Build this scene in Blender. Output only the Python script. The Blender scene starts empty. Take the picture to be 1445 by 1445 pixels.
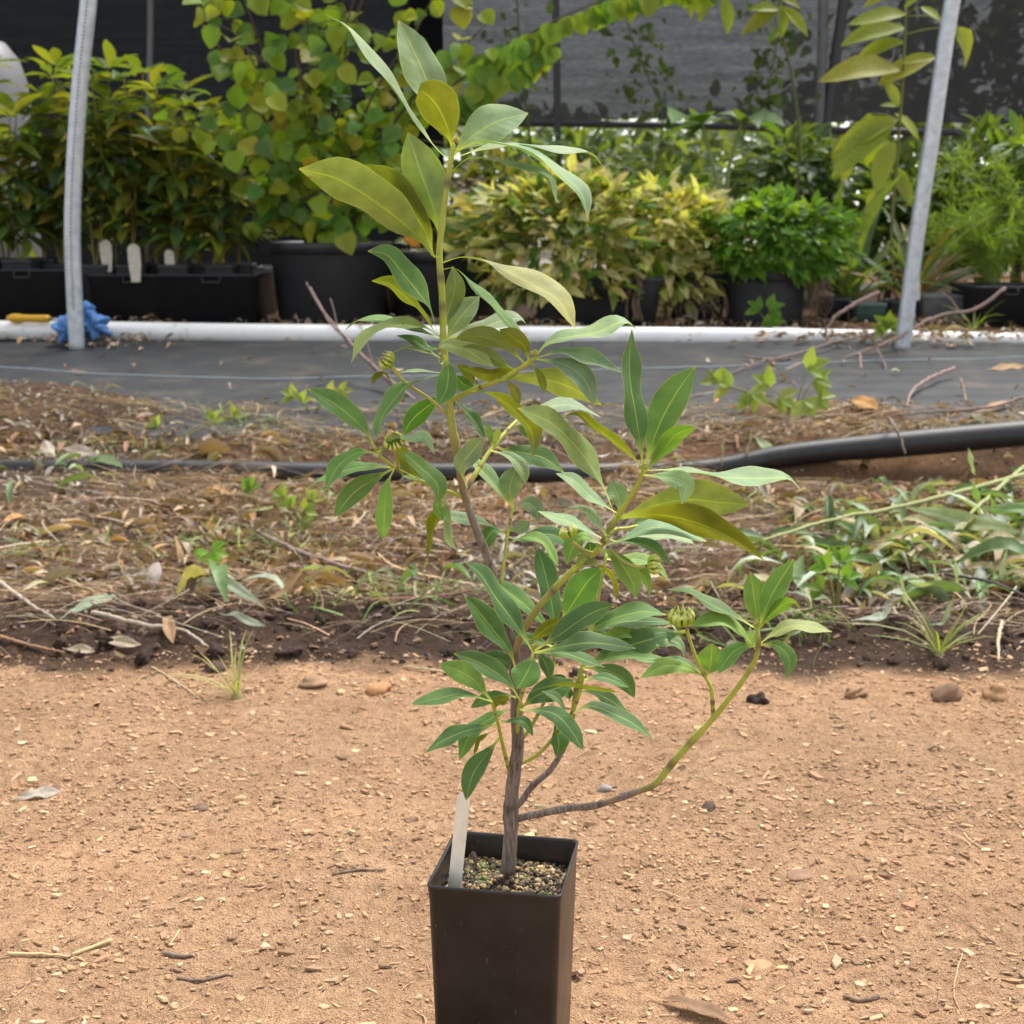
import bpy, math, random
import numpy as np
from mathutils import Vector, Matrix

# ------------------------------------------------------------------ camera
SC = bpy.context.scene
COL = SC.collection
FPX, CX = 2050.0, 722.5                      # focal length and centre in photo pixels (1445 px square)
PITCH = math.radians(11.6)
CAM_H = 0.65
cam_data = bpy.data.cameras.new('camera')
cam_data.sensor_width = 36.0
cam_data.sensor_fit = 'HORIZONTAL'
cam_data.lens = 36.0 * FPX / 1445.0
cam_data.clip_start = 0.02
cam_data.clip_end = 1000.0
cam_data.dof.use_dof = True
cam_data.dof.focus_distance = 1.05
cam_data.dof.aperture_fstop = 17.0
cam = bpy.data.objects.new('camera', cam_data)
COL.objects.link(cam)
cam.location = (0, 0, CAM_H)
cam.rotation_euler = (math.radians(90) - PITCH, 0, 0)
SC.camera = cam
# ------------------------------------------------------------------ sky and sun (bright overcast)
SUN_EL, SUN_AZ = 62.0, 40.0                  # azimuth clockwise from +Y (behind the scene, to the right)
world = bpy.data.worlds.new('World')
SC.world = world
world.use_nodes = True
wn, wl = world.node_tree.nodes, world.node_tree.links
wn.clear()
w_out = wn.new('ShaderNodeOutputWorld'); w_bg = wn.new('ShaderNodeBackground')
w_sky = wn.new('ShaderNodeTexSky'); w_hsv = wn.new('ShaderNodeHueSaturation')
w_sky.sky_type = 'NISHITA'; w_sky.sun_disc = False
w_sky.sun_elevation = math.radians(SUN_EL); w_sky.sun_rotation = math.radians(SUN_AZ)
w_sky.dust_density = 1.2; w_sky.air_density = 1.0; w_sky.ozone_density = 1.0
w_hsv.inputs['Saturation'].default_value = 0.28
w_bg.inputs['Strength'].default_value = 0.075
wl.new(w_sky.outputs[0], w_hsv.inputs['Color']); wl.new(w_hsv.outputs[0], w_bg.inputs['Color'])
wl.new(w_bg.outputs[0], w_out.inputs['Surface'])
sun_data = bpy.data.lights.new('sun', 'SUN')
sun_data.energy = 1.5
sun_data.angle = math.radians(24)
sun_data.color = (1.0, 0.96, 0.90)
sun = bpy.data.objects.new('sun', sun_data); COL.objects.link(sun)
_e, _a = math.radians(SUN_EL), math.radians(SUN_AZ)
sun_dir = Vector((math.sin(_a) * math.cos(_e), math.cos(_a) * math.cos(_e), math.sin(_e)))
sun.rotation_euler = (-sun_dir).to_track_quat('-Z', 'Y').to_euler()
SC.view_settings.view_transform = 'Standard'
SC.view_settings.look = 'None'
SC.view_settings.gamma = 1.0
SC.view_settings.use_curve_mapping = False
SC.view_settings.exposure = 2.12
SC.render.engine = 'CYCLES'
SC.cycles.use_denoising = True
SC.cycles.max_bounces = 4
SC.cycles.use_adaptive_sampling = True
SC.cycles.adaptive_threshold = 0.02
SC.cycles.transparent_max_bounces = 12
SC.cycles.caustics_reflective = False
SC.cycles.caustics_refractive = False

rng = np.random.default_rng(7)
random.seed(7)
FWD = np.array([0, math.cos(PITCH), -math.sin(PITCH)])
UPV = np.array([0, math.sin(PITCH), math.cos(PITCH)])
RGT = np.array([1.0, 0, 0])

def ray(px, py):
    return FWD + RGT * ((px - CX) / FPX) + UPV * ((CX - py) / FPX)

def P(px, py, Y):
    """photo pixel -> point at distance Y in front of the camera"""
    d = ray(px, py)
    return np.array([0, 0, CAM_H]) + d * (Y / d[1])

# ------------------------------------------------------------------ noise and terrain
def vnoise(x, y, seed=0):
    x = np.asarray(x, float); y = np.asarray(y, float)
    xi = np.floor(x).astype(np.int64); yi = np.floor(y).astype(np.int64)
    xf = x - xi; yf = y - yi
    u = xf * xf * (3 - 2 * xf); v = yf * yf * (3 - 2 * yf)
    def hsh(a, b):
        n = (a * 374761393 + b * 668265263 + seed * 974634777) & 0x7fffffff
        n = ((n ^ (n >> 13)) * 1274126177) & 0x7fffffff
        return ((n ^ (n >> 16)) & 0xffff) / 65535.0
    a = hsh(xi, yi) * (1 - u) + hsh(xi + 1, yi) * u
    b = hsh(xi, yi + 1) * (1 - u) + hsh(xi + 1, yi + 1) * u
    return a * (1 - v) + b * v

def fbm(x, y, seed=0, octv=4, gain=0.5):
    s = 0; a = 1.0; t = 0
    for k in range(octv):
        s = s + a * (vnoise(np.asarray(x) * 2 ** k, np.asarray(y) * 2 ** k, seed + 11 * k) - 0.5); t += a; a *= gain
    return s / t * 2

HK_Y = [-200, 1.9, 2.02, 2.16, 2.40, 3.20, 3.36, 3.50, 3.70, 4.90, 5.10, 5.45, 7.0, 400]
HK_Z = [0, 0, 0.0, 0.026, 0.022, 0.045, 0.060, 0.098, 0.114, 0.200, 0.207, 0.240, 0.26, 0.26]
def road_edge(x):
    return 2.0 + 0.05 * fbm(np.asarray(x) * 1.7, 3.3, 5, 3) - 0.03 * np.clip(np.asarray(x), -1, 1)
def h_base(x, y):
    x = np.asarray(x, float); y = np.asarray(y, float)
    e = road_edge(x) - 2.0
    w = np.clip((3.0 - y) / 0.8, 0, 1)
    z = np.interp(y - e * w, HK_Y, HK_Z)
    k = np.exp(-((y - 3.52) / 0.13) ** 2)
    return z + 0.024 * np.clip(x, -1.4, 1.4) * k
def terrain(x, y):
    x = np.asarray(x, float); y = np.asarray(y, float)
    z = h_base(x, y)
    e = road_edge(x)
    road = np.clip((e - y) / 0.05 + 0.5, 0, 1)
    z = z + road * (0.008 * fbm(x * 5, y * 5, 1, 3) + 0.0042 * fbm(x * 40, y * 55, 2, 3, 0.7))
    ridge = np.exp(-((y - e - 0.16) / 0.15) ** 2)
    lf = np.clip(1 - (x - 0.2) / 0.8, 0.35, 1)
    z = z + ridge * lf * (0.034 * np.abs(fbm(x * 9, y * 13, 3, 4, 0.6)) + 0.02 * fbm(x * 3, y * 3, 8, 2))
    bank = np.clip((y - e) / 0.1, 0, 1) * np.clip((3.75 - y) / 0.15, 0, 1)
    z = z + bank * (0.014 * fbm(x * 7, y * 7, 4, 4, 0.55))
    # loose soil washed over the front edge of the ground cloth
    edge = np.exp(-((y - 3.78) / 0.16) ** 2)
    z = z + edge * (0.030 * fbm(x * 2.6 + 4, y * 2.6, 21, 3) + 0.004)
    z = z + 0.06 * np.exp(-((x + 1.35) / 0.24) ** 2 - ((y - 4.0) / 0.25) ** 2)
    cl = np.clip((y - 4.0) / 0.2, 0, 1) * np.clip((5.0 - y) / 0.1, 0, 1)
    z = z - 0.02 * cl
    back = np.clip((y - 5.0) / 0.2, 0, 1) * np.clip((12 - y) / 2, 0, 1)
    z = z + back * 0.015 * fbm(x * 6, y * 6, 6, 3)
    # hollow under the lifted edging pipe on the right
    z = z - 0.030 * np.maximum(np.clip((x - 0.38) / 0.2, 0, 1), 0.85 * np.clip((x + 0.62) / 0.12, 0, 1) * np.clip((0.26 - x) / 0.1, 0, 1)) * np.exp(-((y - 3.345) / 0.085) ** 2)
    return z
def T1(x, y):
    return float(terrain(np.array([x]), np.array([y]))[0])
def G(px, py):
    """photo pixel -> point on the terrain"""
    d = ray(px, py); o = np.array([0, 0, CAM_H])
    t = np.linspace(0.8, 9, 1600)
    q = o[None] + d[None] * t[:, None]
    under = q[:, 2] < terrain(q[:, 0], q[:, 1])
    i = int(np.argmax(under)) if under.any() else len(t) - 1
    return q[i]

# ------------------------------------------------------------------ material helpers
def nmat(name):
    m = bpy.data.materials.new(name); m.use_nodes = True
    n, l = m.node_tree.nodes, m.node_tree.links
    n.clear()
    return m, n, l
def ramp(n, stops):
    r = n.new('ShaderNodeValToRGB')
    el = r.color_ramp.elements
    while len(el) < len(stops): el.new(0.5)
    for e, (p, c) in zip(el, stops):
        e.position = p; e.color = (*c, 1)
    return r
def noise(n, l, vec, scale, detail=4, rough=0.6):
    t = n.new('ShaderNodeTexNoise')
    t.inputs['Scale'].default_value = scale; t.inputs['Detail'].default_value = detail
    t.inputs['Roughness'].default_value = rough
    if vec is not None: l.new(vec, t.inputs['Vector'])
    return t
def mix(n, l, typ, fac, a, b):
    m = n.new('ShaderNodeMix'); m.data_type = 'RGBA'; m.blend_type = typ
    for sock, v in ((m.inputs['Factor'], fac), (m.inputs['A'], a), (m.inputs['B'], b)):
        if hasattr(v, 'links') or hasattr(v, 'is_linked'): l.new(v, sock)
        elif isinstance(v, (tuple, list)): sock.default_value = (*v, 1)
        else: sock.default_value = v
    return m.outputs['Result']
def coords(n):
    return n.new('ShaderNodeTexCoord').outputs['Object']
def geopos(n):
    return n.new('ShaderNodeNewGeometry').outputs['Position']
def bump(n, l, h, strength, dist=0.002):
    b = n.new('ShaderNodeBump'); b.inputs['Strength'].default_value = strength
    b.inputs['Distance'].default_value = dist
    l.new(h, b.inputs['Height']); return b.outputs['Normal']

def tint_source(n, l):
    """object colour times vertex colour"""
    oi = n.new('ShaderNodeObjectInfo'); at = n.new('ShaderNodeAttribute'); at.attribute_name = 'col'
    return mix(n, l, 'MULTIPLY', 1.0, oi.outputs['Color'], at.outputs['Color'])

def mat_simple(name, color, rough=0.6, var=0.25, scale=30, bmp=0.15, metal=0.0, spec=0.5, tinted=False):
    m, n, l = nmat(name)
    o = n.new('ShaderNodeOutputMaterial'); b = n.new('ShaderNodeBsdfPrincipled')
    c = coords(n)
    t = noise(n, l, c, scale, 5, 0.65)
    r = ramp(n, [(0.25, (1 - var,) * 3), (0.75, (1 + var * 0.6,) * 3)])
    l.new(t.outputs['Fac'], r.inputs[0])
    src = tint_source(n, l) if tinted else color
    l.new(mix(n, l, 'MULTIPLY', 1.0, src, r.outputs[0]), b.inputs['Base Color'])
    b.inputs['Roughness'].default_value = rough; b.inputs['Metallic'].default_value = metal
    b.inputs['Specular IOR Level'].default_value = spec
    if bmp: l.new(bump(n, l, t.outputs['Fac'], bmp), b.inputs['Normal'])
    l.new(b.outputs[0], o.inputs[0])
    return m

def mat_leaf(name, transl=0.35, rough=0.42, under=(0.30, 0.33, 0.10), under_mix=0.55, spec=0.45, veins=False, bmp_scale=60):
    """leaf: glossy upper side, paler matt underside, light passing through"""
    m, n, l = nmat(name)
    o = n.new('ShaderNodeOutputMaterial'); b = n.new('ShaderNodeBsdfPrincipled')
    src = tint_source(n, l)
    c = coords(n)
    t = noise(n, l, c, bmp_scale, 3 if veins else 1, 0.6)
    r = ramp(n, [(0.3, (0.78, 0.80, 0.75)), (0.7, (1.16, 1.14, 1.12))]); l.new(t.outputs['Fac'], r.inputs[0])
    top = mix(n, l, 'MULTIPLY', 1.0, src, r.outputs[0])
    normal = None
    if veins:
        uv = n.new('ShaderNodeUVMap'); uv.uv_map = 'UVMap'
        sp = n.new('ShaderNodeSeparateXYZ'); l.new(uv.outputs[0], sp.inputs[0])
        a = n.new('ShaderNodeMath'); a.operation = 'ABSOLUTE'; l.new(sp.outputs[0], a.inputs[0])
        mr = n.new('ShaderNodeMapRange'); mr.inputs[1].default_value = 0.018; mr.inputs[2].default_value = 0.065
        mr.inputs[3].default_value = 1; mr.inputs[4].default_value = 0; l.new(a.outputs[0], mr.inputs[0])
        pet = n.new('ShaderNodeMapRange'); pet.inputs[1].default_value = 0.06; pet.inputs[2].default_value = 0.24
        pet.inputs[3].default_value = 1; pet.inputs[4].default_value = 0; l.new(sp.outputs[1], pet.inputs[0])
        tip = n.new('ShaderNodeMapRange'); tip.inputs[1].default_value = 0.955; tip.inputs[2].default_value = 1.0
        tip.inputs[3].default_value = 0; tip.inputs[4].default_value = 0.7; l.new(sp.outputs[1], tip.inputs[0])
        top = mix(n, l, 'MIX', tip.outputs[0], top, (0.30, 0.24, 0.06))
        mx = n.new('ShaderNodeMath'); mx.operation = 'MULTIPLY'; mx.inputs[1].default_value = 0.52
        l.new(mr.outputs[0], mx.inputs[0])
        mx2 = n.new('ShaderNodeMath'); mx2.operation = 'MAXIMUM'
        l.new(mx.outputs[0], mx2.inputs[0]); l.new(pet.outputs[0], mx2.inputs[1])
        top = mix(n, l, 'MIX', mx2.outputs[0], top, (0.27, 0.35, 0.07))
        # side veins running obliquely from the midrib
        cmb = n.new('ShaderNodeMath'); cmb.operation = 'MULTIPLY_ADD'; cmb.inputs[1].default_value = -0.16
        l.new(a.outputs[0], cmb.inputs[0]); l.new(sp.outputs[1], cmb.inputs[2])
        sn = n.new('ShaderNodeMath'); sn.operation = 'MULTIPLY'; sn.inputs[1].default_value = 62.0
        l.new(cmb.outputs[0], sn.inputs[0])
        s2 = n.new('ShaderNodeMath'); s2.operation = 'SINE'; l.new(sn.outputs[0], s2.inputs[0])
        s3 = n.new('ShaderNodeMath'); s3.operation = 'MULTIPLY_ADD'; s3.inputs[1].default_value = 0.12
        l.new(s2.outputs[0], s3.inputs[0]); l.new(t.outputs['Fac'], s3.inputs[2])
        normal = bump(n, l, s3.outputs[0], 0.22, 0.0012)
        # dust and water specks on the blade
        t2 = noise(n, l, c, 420, 3, 0.7)
        r2 = ramp(n, [(0.70, (0, 0, 0)), (0.80, (0.7, 0.7, 0.7))]); l.new(t2.outputs['Fac'], r2.inputs[0])
        t3 = noise(n, l, c, 38, 2, 0.5)
        r3 = ramp(n, [(0.5, (0, 0, 0)), (0.68, (0.45, 0.45, 0.45))]); l.new(t3.outputs['Fac'], r3.inputs[0])
        sp_m = mix(n, l, 'MULTIPLY', 1.0, r2.outputs[0], r3.outputs[0])
        top = mix(n, l, 'MIX', sp_m, top, (0.50, 0.52, 0.44))
        # pale thin margin, blotchy tone and a few brown blemishes
        mg = n.new('ShaderNodeMapRange'); mg.inputs[1].default_value = 0.90; mg.inputs[2].default_value = 1.0; mg.inputs[3].default_value = 0.0; mg.inputs[4].default_value = 0.38; l.new(a.outputs[0], mg.inputs[0])
        top = mix(n, l, 'MIX', mg.outputs[0], top, (0.27, 0.33, 0.10))
        t5 = noise(n, l, c, 26, 2, 0.6); r5 = ramp(n, [(0.3, (0.74, 0.80, 0.80)), (0.7, (1.26, 1.16, 1.0))]); l.new(t5.outputs['Fac'], r5.inputs[0])
        top = mix(n, l, 'MULTIPLY', 1.0, top, r5.outputs[0])
        t6 = noise(n, l, c, 115, 2, 0.5); r6 = ramp(n, [(0.735, (0, 0, 0)), (0.77, (0.75, 0.75, 0.75))]); l.new(t6.outputs['Fac'], r6.inputs[0])
        top = mix(n, l, 'MIX', r6.outputs[0], top, (0.12, 0.075, 0.03))
    else:
        normal = None
    gm = n.new('ShaderNodeNewGeometry')
    if veins:
        und = mix(n, l, 'ADD', 1.0, mix(n, l, 'MULTIPLY', 1.0, top, (1.75, 1.55, 1.5)), (0.028, 0.030, 0.020))
    else:
        und = mix(n, l, 'MIX', under_mix, top, under)
    col = mix(n, l, 'MIX', gm.outputs['Backfacing'], top, und)
    l.new(col, b.inputs['Base Color'])
    mr2 = n.new('ShaderNodeMapRange'); mr2.inputs[3].default_value = rough; mr2.inputs[4].default_value = 0.65
    l.new(gm.outputs['Backfacing'], mr2.inputs[0]); l.new(mr2.outputs[0], b.inputs['Roughness'])
    b.inputs['Specular IOR Level'].default_value = spec
    if normal is not None: l.new(normal, b.inputs['Normal'])
    tr = n.new('ShaderNodeBsdfTranslucent')
    thr = mix(n, l, 'MIX', 0.30 if veins else 0.55, top, und)
    l.new(mix(n, l, 'MULTIPLY', 1.0, thr, (1.8, 1.8, 0.55)), tr.inputs['Color'])
    ms = n.new('ShaderNodeMixShader'); ms.inputs[0].default_value = transl
    l.new(b.outputs[0], ms.inputs[1]); l.new(tr.outputs[0], ms.inputs[2])
    l.new(ms.outputs[0], o.inputs[0])
    return m

# ------------------------------------------------------------------ object helpers
def make_mesh(name, verts, faces, mat=None, smooth=True, uv=None, col=None):
    me = bpy.data.meshes.new(name)
    me.from_pydata([tuple(v) for v in np.asarray(verts)] if not isinstance(verts, list) else verts, [], [tuple(int(i) for i in f) for f in faces] if not isinstance(faces, list) else faces)
    if mat is not None:
        for mm in (mat if isinstance(mat, (list, tuple)) else [mat]): me.materials.append(mm)
    if smooth: me.polygons.foreach_set('use_smooth', [True] * len(me.polygons))
    ca = me.color_attributes.new('col', 'FLOAT_COLOR', 'POINT')
    nv = len(me.vertices)
    c = np.ones((nv, 4), np.float32)
    if col is not None: c[:, :3] = col
    ca.data.foreach_set('color', c.ravel())
    if uv is not None:
        ul = me.uv_layers.new(name='UVMap')
        li = np.zeros(len(me.loops), np.int32); me.loops.foreach_get('vertex_index', li)
        ul.data.foreach_set('uv', np.asarray(uv, np.float32)[li].ravel())
    me.update()
    return me
def fast_mesh(name, V, F, mat, col=None, smooth=True):
    """big mesh from numpy arrays; F is (n,k) of quads or tris"""
    me = bpy.data.meshes.new(name)
    V = np.asarray(V, np.float32); F = np.asarray(F, np.int32)
    k = F.shape[1]
    me.vertices.add(len(V)); me.vertices.foreach_set('co', V.ravel())
    me.loops.add(F.size); me.loops.foreach_set('vertex_index', F.ravel())
    me.polygons.add(len(F)); me.polygons.foreach_set('loop_start', np.arange(0, F.size, k, dtype=np.int32))
    try: me.polygons.foreach_set('loop_total', np.full(len(F), k, np.int32))
    except Exception: pass
    me.polygons.foreach_set('use_smooth', np.full(len(F), smooth))
    me.update(calc_edges=True)
    ca = me.color_attributes.new('col', 'FLOAT_COLOR', 'POINT')
    c = np.ones((len(V), 4), np.float32)
    if col is not None: c[:, :3] = col
    ca.data.foreach_set('color', c.ravel())
    me.materials.append(mat)
    return me
def link(name, me, parent=None, color=None, loc=None):
    o = bpy.data.objects.new(name, me); COL.objects.link(o)
    if parent is not None: o.parent = parent
    if color is not None: o.color = (*color, 1)
    if loc is not None: o.location = loc
    return o
def tag(o, label=None, cat=None, group=None, kind=None):
    if label: o['label'] = label
    if cat: o['category'] = cat
    if group: o['group'] = group
    if kind: o['kind'] = kind
    return o
def thing(name, loc, label, cat, group=None):
    o = bpy.data.objects.new(name, None); COL.objects.link(o); o.location = tuple(loc)
    o.empty_display_size = 0.05
    return tag(o, label, cat, group)

def catmull(pts, n):
    pts = np.asarray(pts, float)
    if len(pts) == 2:
        t = np.linspace(0, 1, n)[:, None]; return pts[0] * (1 - t) + pts[1] * t
    p = np.vstack([2 * pts[0] - pts[1], pts, 2 * pts[-1] - pts[-2]])
    seg = np.linalg.norm(np.diff(pts[:, :3], axis=0), axis=1); cum = np.concatenate([[0], np.cumsum(seg)])
    s = np.linspace(0, cum[-1], n); out = []
    for q in s:
        i = min(max(np.searchsorted(cum, q, 'right') - 1, 0), len(pts) - 2)
        t = (q - cum[i]) / max(seg[i], 1e-9)
        a, b, c, d = p[i], p[i + 1], p[i + 2], p[i + 3]
        out.append(0.5 * (2 * b + (c - a) * t + (2 * a - 5 * b + 4 * c - d) * t * t + (3 * b - a - 3 * c + d) * t ** 3))
    return np.array(out)
def tube(pts, radii, sides=8, cap=True, wob=0.0):
    pts = np.asarray(pts, float); n = len(pts)
    radii = np.broadcast_to(radii, (n,)).astype(float)
    tan = np.gradient(pts, axis=0); tan /= np.linalg.norm(tan, axis=1)[:, None] + 1e-12
    ref = np.array([0.31, 0.87, 0.38])
    if abs(tan[0] @ ref) > 0.9: ref = np.array([1.0, 0, 0])
    V = []; F = []
    a = ref - tan[0] * (ref @ tan[0])
    for i in range(n):
        a = a - tan[i] * (a @ tan[i]); a /= np.linalg.norm(a) + 1e-12
        b = np.cross(tan[i], a)
        for k in range(sides):
            th = 2 * math.pi * k / sides
            r = radii[i] * (1 + wob * (random.random() - 0.5))
            V.append(pts[i] + (a * math.cos(th) + b * math.sin(th)) * r)
    for i in range(n - 1):
        for k in range(sides):
            k2 = (k + 1) % sides
            F.append((i * sides + k, i * sides + k2, (i + 1) * sides + k2, (i + 1) * sides + k))
    if cap:
        F.append(tuple(range(sides - 1, -1, -1))); F.append(tuple(range((n - 1) * sides, n * sides)))
    return [tuple(v) for v in V], F
class MB:
    def __init__(s): s.v = []; s.f = []
    def add(s, v, f):
        o = len(s.v); s.v += [tuple(map(float, q)) for q in v]; s.f += [tuple(int(i) + o for i in g) for g in f]; return s
    def mesh(s, name, mat, smooth=True, col=None): return make_mesh(name, s.v, s.f, mat, smooth, None, col)
def lathe(prof, seg=32):
    V = []; F = []
    for r, z in prof:
        for k in range(seg):
            t = 2 * math.pi * k / seg; V.append((r * math.cos(t), r * math.sin(t), z))
    for i in range(len(prof) - 1):
        for k in range(seg):
            k2 = (k + 1) % seg
            F.append((i * seg + k, i * seg + k2, (i + 1) * seg + k2, (i + 1) * seg + k))
    return V, F
def rrect(hx, hy, r, seg=4):
    out = []
    for cx_, cy_, a0 in ((hx - r, hy - r, 0), (-hx + r, hy - r, 90), (-hx + r, -hy + r, 180), (hx - r, -hy + r, 270)):
        for k in range(seg + 1):
            a = math.radians(a0 + 90 * k / seg); out.append((cx_ + r * math.cos(a), cy_ + r * math.sin(a)))
    return out
def rings(loops, close_first=False, close_last=False):
    """loft equal-length closed loops"""
    n = len(loops[0]); V = [tuple(p) for lp in loops for p in lp]; F = []
    for i in range(len(loops) - 1):
        for k in range(n):
            k2 = (k + 1) % n
            F.append((i * n + k, i * n + k2, (i + 1) * n + k2, (i + 1) * n + k))
    if close_first: F.append(tuple(range(n - 1, -1, -1)))
    if close_last: F.append(tuple(range((len(loops) - 1) * n, len(loops) * n)))
    return V, F

def batch(name, templates, tid, M, off, cols, mat, smooth=True):
    """merge many transformed copies of small templates (all tris or all quads alike) into one mesh"""
    Vs = []; Fs = []; Cs = []; base = 0
    for k, (tv, tf) in enumerate(templates):
        idx = np.where(tid == k)[0]
        if len(idx) == 0: continue
        tv = np.asarray(tv, float); tf = np.asarray(tf, np.int64)
        v = np.einsum('nij,vj->nvi', M[idx], tv) + off[idx][:, None, :]
        nv = len(tv)
        f = tf[None] + (np.arange(len(idx)) * nv)[:, None, None] + base
        Vs.append(v.reshape(-1, 3)); Fs.append(f.reshape(-1, tf.shape[1]))
        Cs.append(np.repeat(cols[idx], nv, axis=0)); base += len(idx) * nv
    return fast_mesh(name, np.vstack(Vs), np.vstack(Fs), mat, np.vstack(Cs), smooth)
def rot_z(a):
    c, s = np.cos(a), np.sin(a); z = np.zeros_like(a); o = np.ones_like(a)
    return np.stack([np.stack([c, -s, z], -1), np.stack([s, c, z], -1), np.stack([z, z, o], -1)], -2)
def rot_x(a):
    c, s = np.cos(a), np.sin(a); z = np.zeros_like(a); o = np.ones_like(a)
    return np.stack([np.stack([o, z, z], -1), np.stack([z, c, -s], -1), np.stack([z, s, c], -1)], -2)
def rot_y(a):
    c, s = np.cos(a), np.sin(a); z = np.zeros_like(a); o = np.ones_like(a)
    return np.stack([np.stack([c, z, s], -1), np.stack([z, o, z], -1), np.stack([-s, z, c], -1)], -2)
def jit(base, n, amt=0.25, hue=0.035):
    base = np.asarray(base, float)
    if base.ndim == 1: base = np.tile(base, (n, 1))
    else: base = base[rng.integers(0, len(base), n)]
    return np.clip(base * (1 + amt * rng.normal(size=(n, 1))) * (1 + hue * rng.normal(size=(n, 3))), 0.004, 1)

# ------------------------------------------------------------------ ground
def build_ground():
    xs = np.unique(np.round(np.concatenate([-np.geomspace(2.3, 150, 22)[::-1], np.arange(-2.3, -0.95, 0.025), np.arange(-0.95, 0.95, 0.0065),
                                   np.arange(0.95, 2.3, 0.025), np.geomspace(2.3, 150, 22)]), 5))
    ys = np.unique(np.round(np.concatenate([np.linspace(-60, 0.8, 16), np.arange(0.8, 2.4, 0.0055), np.arange(2.4, 4.3, 0.016),
                                   np.arange(4.3, 5.0, 0.05), np.arange(5.0, 6.2, 0.03), np.geomspace(6.2, 300, 40)]), 5))
    X, Y = np.meshgrid(xs, ys)
    Z = terrain(X.ravel(), Y.ravel())
    V = np.stack([X.ravel(), Y.ravel(), Z], -1)
    nx = len(xs); i = np.arange(len(ys) - 1)[:, None] * nx + np.arange(nx - 1)[None]
    i = i.ravel(); F = np.stack([i, i + 1, i + 1 + nx, i + nx], -1)
    x, y = X.ravel(), Y.ravel()
    e = road_edge(x) + 0.05 * fbm(x * 14, y * 14, 31, 3)
    road = np.clip((e - y) / 0.06 + 0.5, 0, 1)[:, None]
    wet = (np.exp(-((y - e - 0.14) / 0.16) ** 2) * np.clip(1.0 - (x - 0.1) * 0.25, 0.6, 1))[:, None]
    tan_c = np.array([0.455, 0.278, 0.160]); bank_c = np.array([0.092, 0.060, 0.042]); dark_c = np.array([0.058, 0.036, 0.026])
    ora = np.clip(fbm(x * 1.6 + 1, y * 1.6, 44, 3) + 0.35 * (x > 0.3) * (y > 2.4), 0, 0.6)[:, None]
    bank = bank_c * (1 - ora) + np.array([0.30, 0.165, 0.08]) * ora
    pt = np.clip(0.5 + 0.9 * fbm(x * 2.2, y * 3.0, 61, 4), 0, 1)[:, None]
    st = np.clip(0.5 + 0.9 * fbm(x * 3.0 + 7, y * 16, 66, 4, 0.6), 0, 1)[:, None]
    rd = tan_c * (0.80 + 0.20 * pt + 0.14 * st) * (1 + (1 - pt) * np.array([[-0.02, 0.015, 0.03]]))
    c = rd * road + (bank * (1 - wet * 0.85) + dark_c * wet * 0.85) * (1 - road)
    far = np.clip((y - 9) / 3, 0, 1)[:, None]
    c = c * (1 - far) + np.array([0.30, 0.28, 0.24]) * far
    m, n, l = nmat('dirt')
    o = n.new('ShaderNodeOutputMaterial'); b = n.new('ShaderNodeBsdfPrincipled')
    p = geopos(n)
    at = n.new('ShaderNodeAttribute'); at.attribute_name = 'col'
    t1 = noise(n, l, p, 70, 5, 0.72); t2 = noise(n, l, p, 420, 2, 0.7); t3 = noise(n, l, p, 9, 3, 0.6)
    r1 = ramp(n, [(0.28, (0.62, 0.59, 0.56)), (0.5, (0.98, 0.98, 0.98)), (0.74, (1.24, 1.23, 1.20))]); l.new(t1.outputs['Fac'], r1.inputs[0])
    r2 = ramp(n, [(0.3, (0.72, 0.70, 0.68)), (0.7, (1.2, 1.2, 1.2))]); l.new(t2.outputs['Fac'], r2.inputs[0])
    r3 = ramp(n, [(0.35, (0.90, 0.87, 0.85)), (0.68, (1.08, 1.08, 1.08))]); l.new(t3.outputs['Fac'], r3.inputs[0])
    c1 = mix(n, l, 'MULTIPLY', 1.0, at.outputs['Color'], r1.outputs[0])
    c1 = mix(n, l, 'MULTIPLY', 1.0, c1, r2.outputs[0]); c1 = mix(n, l, 'MULTIPLY', 1.0, c1, r3.outputs[0])
    l.new(c1, b.inputs['Base Color']); b.inputs['Roughness'].default_value = 0.95
    b.inputs['Specular IOR Level'].default_value = 0.15
    ad = n.new('ShaderNodeMath'); ad.operation = 'MULTIPLY_ADD'; ad.inputs[1].default_value = 0.5
    l.new(t2.outputs['Fac'], ad.inputs[0]); l.new(t1.outputs['Fac'], ad.inputs[2])
    l.new(bump(n, l, ad.outputs[0], 1.0, 0.012), b.inputs['Normal'])
    l.new(b.outputs[0], o.inputs[0])
    g = link('ground', fast_mesh('ground', V, F, m, c))
    tag(g, kind='structure')
    return g
ground = build_ground()
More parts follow.
